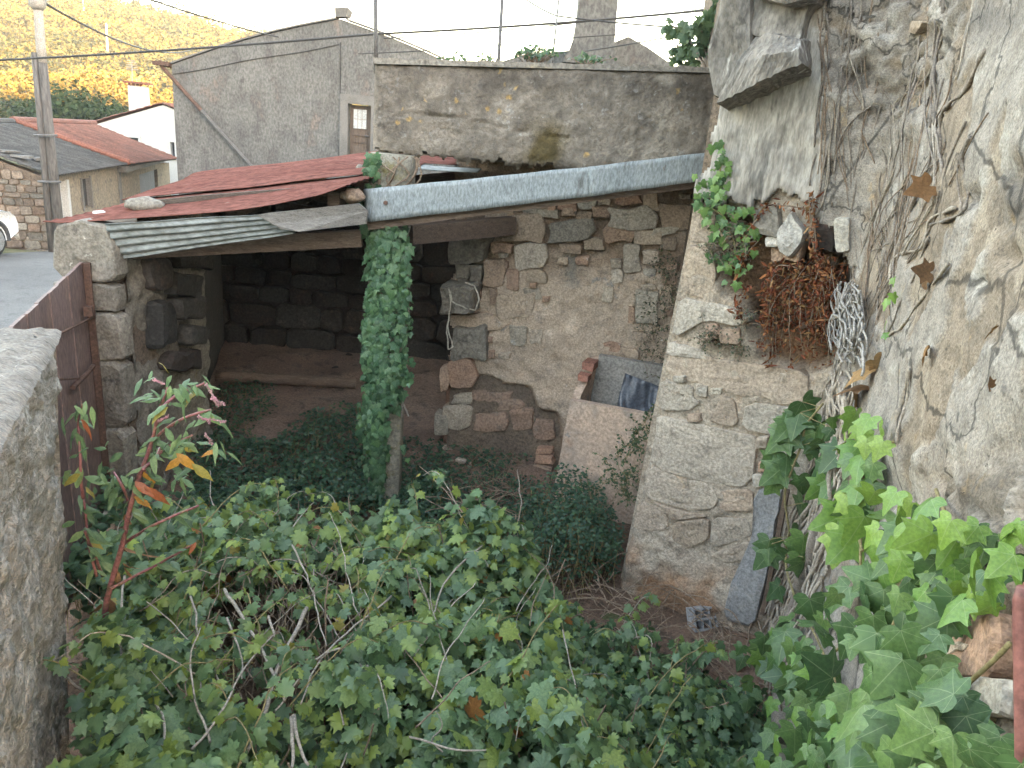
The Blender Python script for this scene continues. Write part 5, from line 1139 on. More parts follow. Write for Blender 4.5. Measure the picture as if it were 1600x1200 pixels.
class Leaves:
    def __init__(s, kind, pal): s.kind = kind; s.pal = pal; s.L = []
    def add(s, p, tip, nrm, size, ci=None, var=None):
        tip = V(tip).normalized(); nrm = V(nrm); x = tip.cross(nrm)
        if x.length < 1e-4: x = tip.orthogonal()
        x.normalize(); z = x.cross(tip)
        s.L.append((V(p), x, tip, z, size, random.randrange(len(s.pal)) if ci is None else ci, random.randrange(len(LV[s.kind])) if var is None else var))
    def build(s, parent, mat, maxobj=300, jit=.16, name='leaf', rest='foliage', minpx=9):
        O = org(parent); idx = list(range(len(s.L))); big = []
        if maxobj:
            buf = {}
            for i in idx:
                p, _, t, _, sz, _, _ = s.L[i]; c = p + t*sz*.45; d = (c-CAMP).length; x, y = PX(c)
                if (c-CAMP).dot(fw) < .3 or not (-10 < x < 1610 and -10 < y < 1210): continue
                key = (int(x//11), int(y//11))
                if key not in buf or d < buf[key][0]: buf[key] = (d, i, sz*FPX/d)
            big = [i for d, i, q in sorted(buf.values(), key=lambda k: -k[2]) if q > minpx][:maxobj]
        bs = set(big); cache = {}
        for i in big:
            p, x, t, z, sz, ci, vi = s.L[i]; key = (ci, vi)
            if key not in cache:
                v, f, uv = LV[s.kind][vi]; o = npmesh(name, v + np.array(O), f, mat, parent, cols=np.array(s.pal[ci]), uvs=uv, smooth=True); cache[key] = o.data
            else: o = bpy.data.objects.new(name, cache[key]); link(o, parent)
            o.matrix_local = Matrix.Translation(-O) @ Matrix(((x.x*sz, t.x*sz, z.x*sz, p.x), (x.y*sz, t.y*sz, z.y*sz, p.y), (x.z*sz, t.z*sz, z.z*sz, p.z), (0,0,0,1)))
        VV, FF, CC, UU, off_ = [], [], [], [], 0
        for i in idx:
            if i in bs: continue
            p, x, t, z, sz, ci, vi = s.L[i]; v, f, uv = LV[s.kind][vi]; m = np.array([x, t, z])*sz
            VV.append(v @ m + np.array(p)); FF.append(f + off_); UU.append(uv); CC.append(np.tile(np.array(s.pal[ci])*random.uniform(1-jit, 1+jit), (len(v), 1))); off_ += len(v)
        if VV:
            o = npmesh(rest, np.concatenate(VV), np.concatenate(FF), mat, parent, cols=np.concatenate(CC), uvs=np.concatenate(UU), smooth=True); o['kind'] = 'stuff'; return o
def rv(a=1.0): return V((random.gauss(0, a), random.gauss(0, a), random.gauss(0, a)))
def wiggle(pts, n=5, a=.01):
    pts = [V(p) for p in pts]; out = []; sd_ = random.random()*99
    for i in range(len(pts)-1):
        p0, p1, p2, p3 = pts[max(i-1,0)], pts[i], pts[i+1], pts[min(i+2,len(pts)-1)]
        for k in range(n):
            t = k/n; q = .5*((2*p1) + (p2-p0)*t + (2*p0-5*p1+4*p2-p3)*t*t + (3*p1-p0-3*p2+p3)*t**3)
            out.append(q + noise.noise_vector(q*8 + V((sd_,0,0)))*a)
    out.append(pts[-1]); return out

# ---- grape vine thicket
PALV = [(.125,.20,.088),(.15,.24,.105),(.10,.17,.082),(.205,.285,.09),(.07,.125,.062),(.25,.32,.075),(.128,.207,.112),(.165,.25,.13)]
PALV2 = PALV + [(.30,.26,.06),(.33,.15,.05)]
vine = thing('vine_thicket', (-.9, 3.3, 0), 'sprawling pale green vine thicket filling the middle of the yard', 'vine')
SPARSE = [(330,890),(420,870),(540,880),(580,960),(520,1040),(470,1130),(380,1120),(320,1040)]
def wallx(y): return -2.04 + (3.2-y)*.443
def canopy(x, y):
    h = .88 + .34*noise.noise(V((x*1.5, y*1.5, 8))) + .24*noise.noise(V((x*3.5, y*3.5, 2)))
    h *= float(sstep(5.25, 4.5, y + .25*noise.noise(V((x*2, 0, 1))) + .18*max(0, x+.6) + .30*max(0, -1.3-x)))
    e = .55 - .15*(y-3) + .15*noise.noise(V((y*2, 5, 1))); h *= float(.42 + .58*sstep(e+.25, e-.2, x)); h *= float(sstep(1.55, 1.25, x))
    return h
lv = Leaves('grape', PALV2); n = 0
while n < 10500:
    y = random.uniform(1.6, 5.3); x = random.uniform(-2.4, 1.5)
    if x < wallx(y) + .04: continue
    h = canopy(x, y) + .35*float(sstep(.55, .1, x - wallx(y)))*float(sstep(3.3, 2.9, y))
    if h < .08: continue
    if x > .55 and random.random() < .35: continue
    z = h*(1 - .75*random.random()**1.7) + random.uniform(-.03, .05); p = V((x, y, z)); X_, Y_ = PX(p)
    if not (-60 < X_ < 1260 and 740 < Y_ < 1300): continue
    if inpoly(X_, Y_, SPARSE) and (random.random() < .84 or z > h*.7): continue
    if X_ > 870 and inpoly(X_, Y_, [(860,880),(1230,880),(1230,1010),(1060,1080),(930,1000)]) : continue
    nrm = (V((0, -.25, 1.0)) + rv(.40)) if z > h*.7 else (V((0, -.4, .7)) + rv(.55)); a_ = random.uniform(0, 2*pi); tip = V((cos(a_), sin(a_) - .5, -.45))
    sz = min(.11, random.lognormvariate(-2.74, .34)) * (.78 if x > .55 else 1.0)
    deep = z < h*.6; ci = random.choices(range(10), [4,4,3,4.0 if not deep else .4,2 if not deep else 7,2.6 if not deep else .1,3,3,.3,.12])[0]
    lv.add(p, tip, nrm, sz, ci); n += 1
for k in range(420):
    while True:
        y = random.uniform(2.0, 4.7); x = random.uniform(-1.7, .6); h = canopy(x, y)
        if x > wallx(y) + .15 and h > .5 and not inpoly(*PX((x, y, h)), SPARSE): break
    a_ = random.uniform(0, 2*pi); lv.add((x, y, h + random.uniform(-.02, .09)), (cos(a_), sin(a_) - .4, -.35), V((0, -.25, 1)) + rv(.4), random.uniform(.06, .105), random.choice((1, 3, 3, 5, 6, 7)))
for k in range(130):
    while True:
        y = random.uniform(2.0, 4.9); x = random.uniform(-2.0, 1.0); h = canopy(x, y)
        if x > wallx(y) + .15 and h > .35: break
    a_ = random.uniform(0, 2*pi); ln = random.uniform(.25, .6); p = V((x, y, h*.85)); q = p + V((cos(a_)*ln*.7, sin(a_)*ln*.7, ln*random.uniform(.25, .8))); e = q + V((cos(a_)*ln*.4, sin(a_)*ln*.4, -.05))
    w3 = wiggle([p, q, e], 7, .02); MB().tube(w3, [.0045 - .0002*i for i in range(len(w3))], 5).build('cane', m_greenstem if k % 3 else m_palestem, vine)
    for i, w_ in enumerate(w3[2:]):
        for j in range(random.choice((1, 1, 2))):
            b_ = random.uniform(0, 2*pi); lv.add(w_ + V((cos(b_), sin(b_), random.uniform(-.3, .3)))*.03, V((cos(b_), sin(b_) - .3, -.5)), V((0, -.4, .8)) + rv(.55), random.uniform(.035, .085)*(1 - .03*i), random.choices(range(10), [3,4,2,5,1,5,3,4,.5,.15])[0])
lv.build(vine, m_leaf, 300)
def gpts(px_, z): return [G(x, y, z + .04*random.random()) for x, y in px_]
canes = [([(350,920),(400,1000),(445,1095)], .010), ([(482,950),(440,1030),(412,1120),(372,1195)], .012), ([(300,930),(315,1020),(315,1095)], .006), ([(298,1172),(340,1120),(385,1040),(430,990)], .006), ([(612,932),(540,990),(480,1045),(430,1110)], .006), ([(458,1118),(466,1150),(482,1195)], .009),
 ([(455,850),(475,890),(492,932)], .006), ([(755,852),(702,902),(676,962)], .007), ([(735,977),(700,972),(675,985),(648,1025)], .006), ([(195,900),(190,960),(190,1042)], .007), ([(105,1058),(150,1095),(202,1108)], .005), ([(205,1158),(240,1196)], .008), ([(352,965),(372,1010),(378,1060)], .006), ([(420,962),(428,995)], .008), ([(455,1120),(460,1170),(455,1200)], .010),
 ([(880,985),(900,1090),(930,1190)], .004), ([(640,1150),(700,1170),(760,1172)], .005), ([(540,1010),(500,1030),(470,1100)], .006), ([(245,1090),(255,1140),(240,1185)], .007), ([(490,890),(495,960),(510,1010)], .005)]
for pts, r_ in canes: w3 = wiggle(gpts(pts, .96), 5, .012); MB().tube(w3, [r_*(1-.4*i/len(w3)) for i in range(len(w3))], 6).build('cane', m_palestem, vine, True)
for k in range(52):
    x, y = random.uniform(120, 880), random.uniform(840, 1180); a_ = random.choice((random.uniform(-2.4, -1.7), random.uniform(-1.4, -.6))); l_ = random.uniform(60, 190)
    pts = [(x, y), (x + cos(a_)*l_*.35 + random.uniform(-12,12), y + sin(a_)*l_*.35), (x + cos(a_)*l_*.7 + random.uniform(-12,12), y + sin(a_)*l_*.7), (x + cos(a_)*l_ + random.uniform(-20,20), y + sin(a_)*l_)]
    zc_ = random.uniform(.72, .95); w3 = wiggle([G(*q, zc_ + .05*i) for i, q in enumerate(pts)], 5, .015); r_ = random.uniform(.0025, .0065); MB().tube(w3, [r_*(1-.5*i/len(w3)) for i in range(len(w3))], 5).build('cane', random.choice((m_palestem, m_palestem, m_twig)), vine, True)
tw = MB()
for k in range(150):
    x, y = random.uniform(270, 560), random.uniform(860, 1120); a_ = random.uniform(-2.6, -.5); l_ = random.uniform(30, 110)
    pts = [(x, y), (x + cos(a_)*l_*.5 + random.uniform(-10,10), y + sin(a_)*l_*.5), (x + cos(a_)*l_, y + sin(a_)*l_)]
    tw.tube(wiggle([G(*q, random.uniform(.6, .98)) for q in pts], 3, .015), [.0035 - .0002*i for i in range(7)], 4)
for k in range(160):
    x, y = random.uniform(-1.9, 1.2), random.uniform(2.2, 4.4); h = canopy(x, y)
    if h < .2 or x < wallx(y)+.1: continue
    p = V((x, y, h*.25)); q = p + V((random.uniform(-.35,.35), random.uniform(-.35,.35), h*random.uniform(.5,.85))); tw.tube(wiggle([p, p.lerp(q,.5)+rv(.05), q], 3, .02), .004, 4)
o = tw.build('twigs', m_twig, vine); o['kind'] = 'stuff'

brb = thing('bramble', G(1020, 1120, 0), 'low loose green bramble between the vine thicket and the right hand ivy', 'bramble')
bl_ = Leaves('grape', [(.10,.18,.085),(.13,.215,.10),(.08,.15,.075),(.16,.25,.095),(.06,.115,.058)]); bst = MB()
for k in range(120):
    while True:
        x, y = random.uniform(840, 1210), random.uniform(1040, 1240)
        if inpoly(x, y, [(850,1060),(960,1040),(1060,1060),(1110,1110),(1190,1130),(1215,1240),(830,1240)]): break
    p = G(x, y, .1); a_ = random.uniform(0, 2*pi); hgt = random.uniform(.10, .34); q = p + V((cos(a_)*.12, sin(a_)*.12, hgt*.8)); e = q + V((cos(a_)*.16, sin(a_)*.16, hgt*.15)); w3 = wiggle([p, q, e], 6, .02); bst.tube(w3, .003, 4)
    for w_ in w3[3:]:
        for j in range(3): b_ = random.uniform(0, 2*pi); bl_.add(w_ + V((cos(b_), sin(b_), random.uniform(-.5, .5)))*.045, V((cos(b_), sin(b_)-.3, -.4)), V((0,-.4,.75)) + rv(.5), random.uniform(.03, .075))
bl_.build(brb, m_leaf, 300); o = bst.build('stems', m_greenstem, brb); o['kind'] = 'stuff'

# ---- low dark ground cover
def cover(name, poly, n, hfun, label, cat, pal, size, mat=m_leaf):
    xs = [p[0] for p in poly]; ys = [p[1] for p in poly]; L_ = Leaves('oval', pal); k = 0
    cx_, cy_ = sum(xs)/len(xs), sum(ys)/len(ys); t = thing(name, G(cx_, cy_, 0), label, cat)
    st = MB()
    while k < n:
        x, y = random.uniform(min(xs), max(xs)), random.uniform(min(ys), max(ys))
        if not inpoly(x, y, poly): continue
        g = G(x, y, .15); h = hfun(g.x, g.y, x, y); z = max(.04, h*(1-.8*random.random()**1.5)); p = V((g.x, g.y, z)) + V((random.gauss(0,.02), random.gauss(0,.02), 0))
        a_ = random.uniform(0, 2*pi); L_.add(p, (cos(a_), sin(a_)-.3, -.1), V((0,-.4,.9))+rv(.5), random.uniform(*size)); k += 1
        if k % 14 == 0: st.tube([V((p.x+random.gauss(0,.05), p.y+random.gauss(0,.05), .0)), p.lerp(V((p.x,p.y,0)), .4)+rv(.02), p], .003, 4)
    L_.build(t, mat, 0); o = st.build('stems', m_greenstem, t); o['kind'] = 'stuff'; return t
PALD = [(.055,.115,.065),(.07,.135,.075),(.042,.09,.058),(.085,.155,.075),(.06,.12,.08)]
PALM = [(.09,.16,.085),(.105,.18,.09),(.075,.14,.08),(.12,.19,.085)]
cover('ground_cover', [(300,700),(345,650),(420,690),(470,660),(560,640),(600,690),(700,680),(700,800),(560,800),(420,790),(300,830)], 9500, lambda a,b,x,y: .16 + .26*max(0, noise.noise(V((a*1.8, b*1.8, 3)))) + .16*math.exp(-((x-520)/60)**2), 'dark green small leaved ground cover around the ivy post foot', 'ground cover', PALD, (.032,.058))
cover('ground_cover', [(690,690),(760,690),(840,740),(850,800),(900,800),(820,840),(760,850),(640,800),(640,740)], 4500, lambda a,b,x,y: .10 + .22*max(0, noise.noise(V((a*2, b*2, 6)))), 'thin green ground cover left of the concrete tank foot', 'ground cover', PALD, (.025,.045))
cover('low_bush', [(795,830),(830,795),(880,785),(940,800),(975,840),(960,890),(900,915),(840,900),(800,870)], 4200, lambda a,b,x,y: .50*math.exp(-((x-885)/75)**2) + .10, 'rounded dark green bush in front of the concrete tank', 'bush', PALD, (.028,.045))
cover('low_bush', [(330,660),(345,610),(390,598),(430,612),(425,650),(390,680)], 900, lambda a,b,x,y: .34, 'dark bush growing inside the shed by the left wall', 'bush', PALD, (.03,.045))
cover('low_bush', [(730,660),(790,680),(830,720),(770,740),(700,700)], 900, lambda a,b,x,y: .22, 'small bush at the foot of the rubble wall cavity', 'bush', PALD, (.03,.045))
cover('low_bush', [(60,830),(120,790),(300,800),(330,880),(260,960),(60,960)], 1500, lambda a,b,x,y: .45 + .2*noise.noise(V((a*2,b*2,1))), 'shaded broad leaved bush between boundary wall and pokeweed', 'bush', PALM, (.06,.10))

# ---- ivy on the post
ip = thing('post_ivy', (-1.11, 6.1, .3), 'dense green ivy covering the front of the stone post', 'ivy')
PALI = [(.07,.145,.075),(.09,.175,.09),(.055,.12,.062),(.12,.205,.11),(.042,.092,.05),(.085,.165,.07)]
iv = Leaves('ivy', PALI)
for k in range(1750):
    y = 345 + 430*random.random(); cx_ = 606 - .012*(y-345); hw = np.interp(y, [345,420,560,620,660,720,775], [30,31,33,31,22,12,7])*(1 + .16*noise.noise(V((y*.02, 3, 1))))
    cx_ += np.interp(y, [345,600,660,775], [0,-3,-15,-14])
    x = cx_ + hw*random.uniform(-1, 1); e = (x-cx_)/hw; x += random.gauss(0, 2.5)
    if noise.noise(V((x*.05, y*.03, 9))) > .33 and random.random() < .75: continue
    if y > 640 and x > 604: continue
    if y > 690 and random.random() < .6: continue
    p = P(x, y, 6.15 - .10*math.sqrt(max(0, 1-e*e)) + random.uniform(-.03, .05)); nrm = V((e*.7, -1, .45)) + rv(.28)
    iv.add(p, V((random.gauss(0,.45)+e*.3, -.25, -1)), nrm, random.uniform(.035, .075) if random.random() < .85 else random.uniform(.08, .10))
for k in range(46):
    y = random.uniform(240, 330); x = random.gauss(580, 8) - (y > 290)*random.uniform(0, 26)
    p = P(x, y, 6.10 + random.uniform(-.05, .05)); iv.add(p, V((random.gauss(0,.5), -.2, -1)), V((0,-1,.4))+rv(.3), random.uniform(.045, .07))
for k in range(26):
    y = random.uniform(380, 700); sgn = random.choice((-1, 1)); x = 604 + sgn*random.uniform(22, 31)
    for j in range(5): iv.add(P(x + sgn*j*random.uniform(1, 4), y + j*random.uniform(3, 8), 6.1 + random.gauss(0, .03)), V((sgn*.4, -.2, -1)) + rv(.3), V((0,-1,.5)) + rv(.4), random.uniform(.03, .06))
iv.build(ip, m_ivy, 300)
for k in range(7):
    x = 580 + k*9; w3 = wiggle([P(x + random.uniform(-6,6), y, 6.17) for y in (650, 620, 560, 500, 420, 350, 300)], 3, .02); MB().tube(w3, .008, 5).build('stem', m_bark, ip)
for k in range(9):
    x = random.uniform(590, 655); w3 = wiggle([P(x, 292, 6.16), P(x+random.uniform(-20,20), 272, 6.14), P(x+random.uniform(-25,30), 245, 6.14)], 3, .02); MB().tube(w3, .007, 5).build('stem', m_twig, ip)

# ---- ivy at the top of the ashlar corner
ic = thing('corner_ivy', at3(AF, .1, 2.3, .1), 'small bright ivy sprig on the ashlar corner by the flashing end', 'ivy')
ivc = Leaves('ivy', [(.13,.23,.07),(.10,.19,.07),(.16,.27,.08),(.07,.14,.06)])
for cx_, cy_, sx, sy, n in [(1128,260,8,22,22), (1108,305,14,22,26), (1135,335,20,18,34), (1150,400,14,30,16), (1128,400,12,20,10), (1165,360,12,10,10)]:
    for k in range(n):
        x, y = random.gauss(cx_, sx), random.gauss(cy_, sy); u, v = onpl(x, y, AF, .12); ivc.add(at3(AF, u, v, random.uniform(.07, .16)), V((random.gauss(0,.5), -.1, -1)), nn_ + V((0,0,.4)) + rv(.3), random.uniform(.035, .07))
ivc.build(ic, m_ivy, 120)
MB().tube(wiggle([at3(AF, *onpl(x, y, AF, .1), .09) for x, y in ((1130,225),(1124,270),(1110,320),(1135,345),(1150,400),(1148,440))], 4, .01), .005, 5).build('stem', m_greenstem, ic)

# ---- big ivy on the right
ir = thing('wall_ivy', onwall(1350, 1150, .1)[0] - V((0,0,1.0)), 'large leaved green ivy spilling over the near plaster wall at lower right', 'ivy')
PALR = [(.15,.26,.05),(.185,.30,.055),(.12,.225,.05),(.22,.325,.075),(.068,.128,.046),(.092,.165,.055),(.048,.098,.038),(.12,.20,.062)]
ir_l = Leaves('ivyfine', PALR)
def inw(x, y, f): p, nrm = onwall(x, y, 0); return CAMP.lerp(p, f), nrm
def ivy_cluster(poly, n, pxs, fr_, cols, up_=.6, mind=0):
    xs = [p[0] for p in poly]; ys = [p[1] for p in poly]; k = 0; placed = []; tries = 0
    while k < n and tries < n*60:
        tries += 1; x, y = random.uniform(min(xs), max(xs)), random.uniform(min(ys), max(ys))
        if not inpoly(x, y, poly): continue
        if mind and any((x-a_)**2 + (y-b_)**2 < mind*mind for a_, b_ in placed): continue
        placed.append((x, y)); p, nrm = inw(x, y, random.uniform(*fr_)); d = (p-CAMP).length; vd = (CAMP-p).normalized()
        ir_l.add(p, V((-.25, -.25, -.9)) + rv(.45), nrm*.5 + vd*.6 + V((0,0,up_)) + rv(.38), min(random.uniform(*pxs)*d/FPX, .17), random.choice(cols)); k += 1
BR = [0,1,2,3,1,0]; DK = [4,5,6,7,4,5]
ivy_cluster([(1200,960),(1330,890),(1420,930),(1480,960),(1500,1050),(1510,1130),(1590,1160),(1600,1215),(1240,1215),(1235,1060)], 90, (26,58), (.74,.95), DK, mind=15)
ivy_cluster([(1330,960),(1440,980),(1490,1040),(1520,1120),(1590,1180),(1590,1215),(1320,1215)], 20, (46,72), (.68,.82), DK, mind=34)
ivy_cluster([(1400,1080),(1480,1080),(1540,1130),(1560,1215),(1380,1215)], 6, (56,76), (.66,.76), DK, mind=55)
ivy_cluster([(1150,1010),(1250,970),(1320,1060),(1300,1215),(1160,1215)], 100, (17,36), (.74,.95), DK + [0,2], mind=9)
ivy_cluster([(1290,775),(1345,755),(1420,765),(1480,790),(1560,835),(1580,890),(1530,955),(1480,930),(1420,880),(1350,850),(1300,830)], 42, (34,58), (.80,.94), BR, mind=26, up_=.15)
ivy_cluster([(1300,780),(1480,800),(1570,870),(1520,950),(1420,880)], 26, (36,54), (.90,.97), DK, mind=24, up_=.1)
ivy_cluster([(1380,860),(1450,880),(1500,940),(1440,990),(1370,960),(1340,900)], 26, (38,54), (.84,.95), DK + [2], mind=22)
ivy_cluster([(1270,650),(1330,640),(1390,660),(1395,690),(1340,700),(1290,690)], 12, (28,42), (.88,.96), BR, mind=18)
ivy_cluster([(1290,700),(1360,690),(1370,770),(1310,800),(1280,760)], 18, (34,50), (.88,.96), DK + [2], mind=18)
ivy_cluster([(1370,430),(1390,430),(1385,520),(1370,540),(1362,500)], 5, (14,20), (.95,.97), BR)
ivy_cluster([(1560,790),(1600,800),(1600,840),(1570,830)], 3, (26,36), (.9,.95), BR)
stem = [(1285,632),(1262,660),(1250,700),(1236,740),(1226,780),(1232,830),(1226,880),(1240,930)]
sp3 = [inw(x, y, .90)[0] for x, y in stem]; MB().tube(wiggle(sp3, 4, .006), .007, 6).build('stem', m_greenstem, ir, True)
for i in range(34):
    j = random.uniform(0, len(stem)-1.01); a_ = sp3[int(j)].lerp(sp3[int(j)+1], j-int(j)); x, y = PX(a_); sgn = random.choice((-1, 1)); p = inw(x + sgn*random.uniform(12, 34), y + random.uniform(-14, 14), .90)[0]
    MB().tube([a_, p], .0025, 4).build('petiole', m_greenstem, ir) if i < 20 else None
    d = (p-CAMP).length; ir_l.add(p, V((sgn*.3, -.1, -1)) + rv(.3), (CAMP-p).normalized() + V((0,0,.3)) + rv(.25), random.uniform(30, 46)*d/FPX, random.choice(DK))
for pts in [[(1345,820),(1340,900),(1352,945)], [(1310,1010),(1260,1060),(1265,1120),(1290,1160)], [(1395,690),(1360,720),(1330,790),(1345,860)], [(1450,760),(1480,830),(1470,900)], [(1255,960),(1300,1040),(1320,1130)], [(1560,1000),(1500,1080),(1450,1180)], [(1430,900),(1400,990),(1380,1100)]]:
    MB().tube(wiggle([inw(x, y, .93)[0] for x, y in pts], 5, .008), .005, 6).build('stem', m_greenstem, ir, True)
ir_l.build(ir, m_ivy, 300)

# ---- dead climber on the plaster
dv_ = thing('dead_climber', onwall(1380, 560)[0] - V((0,0,.6)), 'dead brown climber stems clinging to the crumbling plaster', 'climber')
ST = [[(1285,-10),(1290,100),(1300,180),(1290,300),(1275,335)], [(1330,-10),(1325,80),(1310,120),(1300,200),(1282,290),(1272,345)], [(1345,-10),(1342,60),(1330,110),(1312,160),(1306,240)], [(1472,-10),(1455,110),(1456,195)], [(1516,-10),(1500,80),(1488,125)],
  [(1532,78),(1500,140),(1470,170),(1460,195),(1455,260),(1420,320),(1392,400),(1370,480),(1350,560)], [(1432,70),(1415,130),(1400,170),(1395,260),(1370,330),(1345,400),(1332,480)], [(1352,230),(1335,300),(1325,370),(1318,402)], [(1492,325),(1445,345),(1430,385),(1390,402),(1386,445)],
  [(1520,215),(1505,250),(1500,300),(1497,335),(1445,350)], [(1482,415),(1430,470),(1400,512),(1380,522)], [(1447,370),(1420,430),(1400,480),(1380,522)], [(1418,573),(1405,620),(1400,650),(1393,692)], [(1362,165),(1330,190),(1310,230),(1302,272)],
  [(1400,170),(1375,240),(1345,330),(1335,400)], [(1410,190),(1388,270),(1362,340),(1340,420),(1330,500)], [(1430,180),(1420,240),(1400,300),(1375,360),(1352,430),(1340,520)], [(1440,70),(1445,180),(1452,260)], [(1455,190),(1456,300),(1440,330),(1408,400)], [(1380,140),(1400,175),(1450,190)],
  [(1392,230),(1380,300),(1360,360),(1350,420)], [(1290,20),(1296,90),(1280,150),(1272,230)], [(1325,80),(1350,160),(1340,180)], [(1456,195),(1470,260),(1455,330)], [(1405,150),(1440,120),(1470,60)], [(1300,200),(1270,250),(1265,290)]]
for i, pts in enumerate(ST):
    r_ = random.uniform(.005, .009) if i not in (3, 5, 8, 12) else random.uniform(.010, .015)
    for c_ in range(1 if i % 3 else 2):
        o_ = random.uniform(-7, 7)*c_; w3 = wiggle([onwall(x + o_, y + random.uniform(-4,4)*c_, .006)[0] for x, y in pts], 6, .009); MB().tube(w3, [r_*(1-.45*c_)*(.7+.3*sin(k*1.3)) for k in range(len(w3))], 5).build('stem', m_bark if i % 2 else m_palestem, dv_, True)
for k in range(50):
    x0, y0 = random.choice([(random.uniform(1275, 1350), random.uniform(-10, 120)), (random.uniform(1340, 1470), random.uniform(0, 200)), (random.uniform(1400, 1540), random.uniform(80, 330))])
    x1, y1 = (random.uniform(1268, 1310), random.uniform(250, 360)) if x0 < 1350 and random.random() < .7 else (random.uniform(1325, 1390), random.uniform(380, 560))
    n_ = 6; pts = []
    for j in range(n_):
        t_ = j/(n_-1); pts.append((lerp(x0, x1, t_**1.2) + random.gauss(0, 5), lerp(y0, y1, t_) + random.gauss(0, 4)))
    w3 = wiggle([onwall(x, y, .005)[0] for x, y in pts], 6, .007); r_ = random.choice((.0025, .003, .004, .0055)); MB().tube(w3, [r_*(1-.4*i/len(w3)) for i in range(len(w3))], 5).build('stem', random.choice((m_bark, m_bark, m_twig)), dv_, True)
# bleached root tangle and the shaggy trunk at the inner angle
rt_ = MB()
for k in range(34):
    x, y = random.uniform(1308, 1340), random.uniform(440, 470); pts = [(x, y)]
    for j in range(4): x += random.uniform(-18, 16); y += random.uniform(16, 34); pts.append((np.clip(x, 1298, 1345), y))
    rt_.tube(wiggle([onwall(a_, b_, random.uniform(.03, .09))[0] for a_, b_ in pts], 4, .02), random.uniform(.003, .007), 5)
o = rt_.build('root_tangle', m_root, dv_, True); o['kind'] = 'stuff'
tr_ = MB()
for k in range(120):
    t0 = random.random()*.7; ln = random.uniform(.15, .4); o_ = random.gauss(0, 1)
    pts = []
    for j in range(6):
        t_ = t0 + ln*j/5; y = lerp(560, 1080, t_); x = np.interp(y, [560,700,860,980,1080], [1325,1306,1262,1230,1215]) + o_*np.interp(y, [560,700,900,1080], [10,14,20,24]) + random.uniform(-5,5)
        p, nrm = onwall(max(x, 1190), y, 0); pts.append(p + V((-.75,-.5,0))*random.uniform(.03, .11))
    tr_.tube(wiggle(pts, 3, .012), random.uniform(.004, .011), 5)
o = tr_.build('shaggy_trunk', m_palestem, dv_, True); o['kind'] = 'stuff'
core = [onwall(x, y, .03)[0] for x, y in [(1322,590),(1308,700),(1275,830),(1240,950),(1225,1060),(1222,1150)]]
MB().tube(wiggle(core, 6, .02), [.035 + .0008*i for i in range(31)], 9).build('trunk', m_bark, dv_, True)
dl = Leaves('ivyfine', [(.25,.14,.065),(.20,.11,.055),(.30,.19,.095),(.16,.095,.055)])
for x, y, s_ in [(1354,575,42),(1345,602,44),(1362,562,28),(1338,615,36),(1452,290,38),(1450,425,30),(1438,445,30),(1440,542,26),(1545,508,22),(1545,605,18)]:
    p, nrm = onwall(x, y, .025); d = (p-CAMP).length; dl.add(p, V((random.gauss(0,.7), 0, random.gauss(-.4,.7))), nrm + rv(.55), s_*d/FPX)
dl.build(dv_, m_deadred, 60, name='dry_leaf')

# ---- dry red fern in the broken patch
df = thing('dry_fern', at3(AF, *onpl(1250, 560, AF, 0), .05), 'dried rust red fern hanging in the hole of the stone corner', 'fern')
dr_ = Leaves('dry', [(.24,.085,.045),(.18,.06,.035),(.30,.13,.06),(.14,.05,.03),(.27,.16,.08)])
sx = MB()
def afp(x, y, h): return at3(AF, *onpl(x, y, AF, h), h)
for k in range(46):
    x0, y0 = random.uniform(1215, 1320), random.uniform(395, 450); x1, y1 = x0 + random.gauss(-22, 28), y0 + random.uniform(50, 140)
    x1 = np.clip(x1, 1185, 1312); y1 = min(y1, 575 - abs(x1-1255)*.15); h0, h1 = random.uniform(-.10, 0), random.uniform(.03, .14)
    pts = wiggle([afp(x0, y0, h0), afp(lerp(x0,x1,.5)-5, lerp(y0,y1,.4)-10, h1), afp(x1, y1, h1*.7)], 6, .015); sx.tube(pts, .0028, 4)
    for q in pts[3:]:
        for j in range(5): dr_.add(q + rv(.022), rv(.6) + V((0,0,-.6)), rv(1) + V((0,-.8,.2)), random.uniform(.014, .032))
for pts in [[(1260,325),(1200,320),(1180,345),(1160,370)], [(1185,378),(1160,405),(1155,425)], [(1165,450),(1152,480),(1156,495)], [(1270,300),(1272,350),(1276,400)], [(1265,310),(1268,370),(1280,405)], [(1250,420),(1215,415),(1205,440)]]:
    w3 = wiggle([afp(x, y, .11) for x, y in pts], 7, .012); sx.tube(w3, .004, 4)
    for q in w3:
        for j in range(3): dr_.add(q + rv(.014), rv(.6) + V((0,0,-.5)), rv(1) + V((0,-.6,.2)), random.uniform(.016, .034))
dr_.build(df, m_deadred, 0); o = sx.build('fronds', m_twig, df); o['kind'] = 'stuff'

